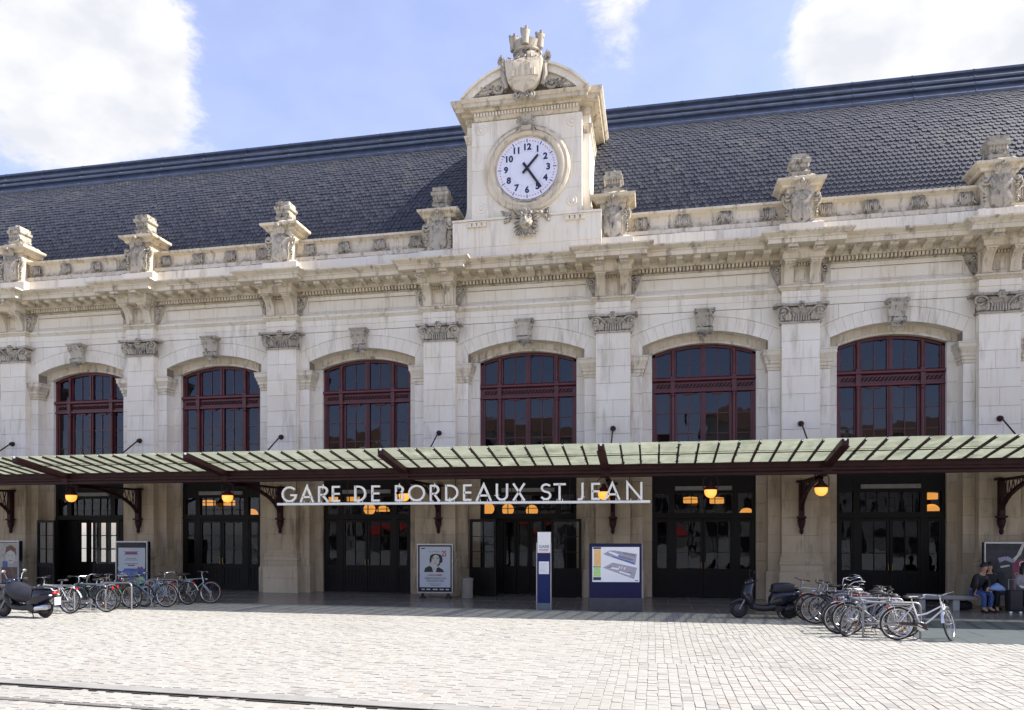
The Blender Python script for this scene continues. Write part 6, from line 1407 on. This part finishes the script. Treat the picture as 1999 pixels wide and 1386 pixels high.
def bags():
    b = empty('shoulder_bag', (9.66,-2.42,.0)); tag(b, 'light blue cloth bundle on the lap between two seated people', 'cloth')
    m = MB(); r = random.Random(3); rg = []
    for z, a in ((.60,.14),(.63,.21),(.68,.22),(.74,.17),(.79,.09),(.83,.03)): rg.append([(a*math.cos(2*math.pi*q/12)*(1+r.uniform(-.22,.22)), .12*a/.19*math.sin(2*math.pi*q/12)*(1+r.uniform(-.22,.22)), z+r.uniform(-.012,.012)) for q in range(12)])
    m.loft(rg).obj('cloth', M['lightblue'], b, smooth=60)
    s = empty('suitcase', (9.98,-2.72,0), R(12)); tag(s, 'black wheeled suitcase standing in front of the grey sleeved person', 'suitcase')
    c = MB(); c.loft([ring_yz(-.19,.10,.36,.29,16,6), ring_yz(-.17,.125,.36,.31,16,6), ring_yz(.17,.125,.36,.31,16,6), ring_yz(.19,.10,.36,.29,16,6)]); c.obj('shell', M['jacket'], s, smooth=40)
    MB().tube([(-.09,.09,.66),(-.09,.09,.95),(.09,.09,.95),(.09,.09,.66)], .009, 6).obj('pull_handle', M['steel'], s)
    for q in (-1, 1): MB().lathe([(.0,-.015),(.04,-.015),(.04,.015),(.0,.015)], (q*.14,-.07,.04), 12, 'y').obj('castor', M['white'], s)
    t = empty('travel_bag', (8.88,-2.05,0)); tag(t, 'dark soft bag lying under the bench beside the man', 'bag'); k = MB(); k.loft([ring_yz(-.26,.08,.13,.10,12,2.5), ring_yz(-.18,.13,.14,.135,12,2.5), ring_yz(.18,.13,.14,.135,12,2.5), ring_yz(.26,.08,.13,.10,12,2.5)]); k.obj('body', M['jacket'], t, smooth=50)
    k = MB(); k.tube([(-.1,-.1,.26),(-.06,-.11,.36),(.06,-.11,.36),(.1,-.1,.26)], .012, 6); k.obj('handle', M['black'], t)
    pp = empty('paper', (10.27,-2.60,.72), R(14)); tag(pp, 'white paper held by the grey sleeved person', 'paper'); MB().add([(-.09,-.05,.0),(.09,-.05,.0),(.09,.06,.05),(-.09,.06,.05),(-.09,-.05,.002),(.09,-.05,.002),(.09,.06,.052),(-.09,.06,.052)], [(0,1,2,3),(7,6,5,4),(0,4,5,1),(1,5,6,2),(2,6,7,3),(3,7,4,0)]).obj('sheet', M['white'], pp)
bags()

# ================================================================ houses across the square (behind the viewer; seen in the station's glass)
M['render1'] = plain('cream_render', (.52,.46,.36), .9, 0, .12, 1); M['render2'] = plain('grey_stone_front', (.40,.37,.32), .9, 0, .12, 1); M['tile'] = plain('brown_roof_tile', (.16,.09,.06), .85, 0, .2, 3); M['shopred'] = plain('red_awning_cloth', (.40,.02,.02), .8); M['winblack'] = plain('dark_window', (.02,.022,.028), .2)
def town_house(x, w, h, m, awn, label):
    t = empty('town_house', (x,-66,0)); tag(t, label, 'building', 'houses across the square')
    MB().box(-w/2, w/2, -9, 0, 0, h).obj('wall', M[m], t); MB().px([(.4,h),(-4.5,h+3.0),(-9.4,h)], -w/2-.1, w/2+.1).obj('roof', M['tile'], t)
    n = int(w/2.4); fl = int((h-4)/3.1)
    for f in range(fl):
        for q in range(n): cx = -w/2+w*(q+.5)/n; MB().box(cx-.55, cx+.55, -.1, .03, 4.4+3.1*f, 6.5+3.1*f).obj('window', M['winblack'], t)
    for q in range(max(1, n//2)): cx = -w/2+w*(q+.5)/max(1, n//2); MB().box(cx-1.6, cx+1.6, -.1, .03, .3, 2.8).obj('shop_window', M['winblack'], t)
    if awn: MB().px([(.0,3.4),(1.5,2.7),(1.5,2.5),(0,3.1)], -w/2+.5, w/2-.5).obj('awning', M['shopred'], t)
for i, (x, w, h, m, a, lb) in enumerate([(-46,14,13,'render1',False,'cream four storey house far left across the square'),(-31,13,10,'render2',True,'grey stone house with red awning, left across the square'),(-17,14,14,'render1',True,'cream house with red awning opposite the clock'),(-2,14,11,'render2',True,'grey stone house with red awning opposite the map board'),(13,15,15,'render1',False,'tall cream house opposite the right bike rack'),(29,15,12,'render2',False,'grey stone house right across the square'),(46,16,14,'render1',False,'cream house far right across the square')]): town_house(x, w, h, m, a, lb)
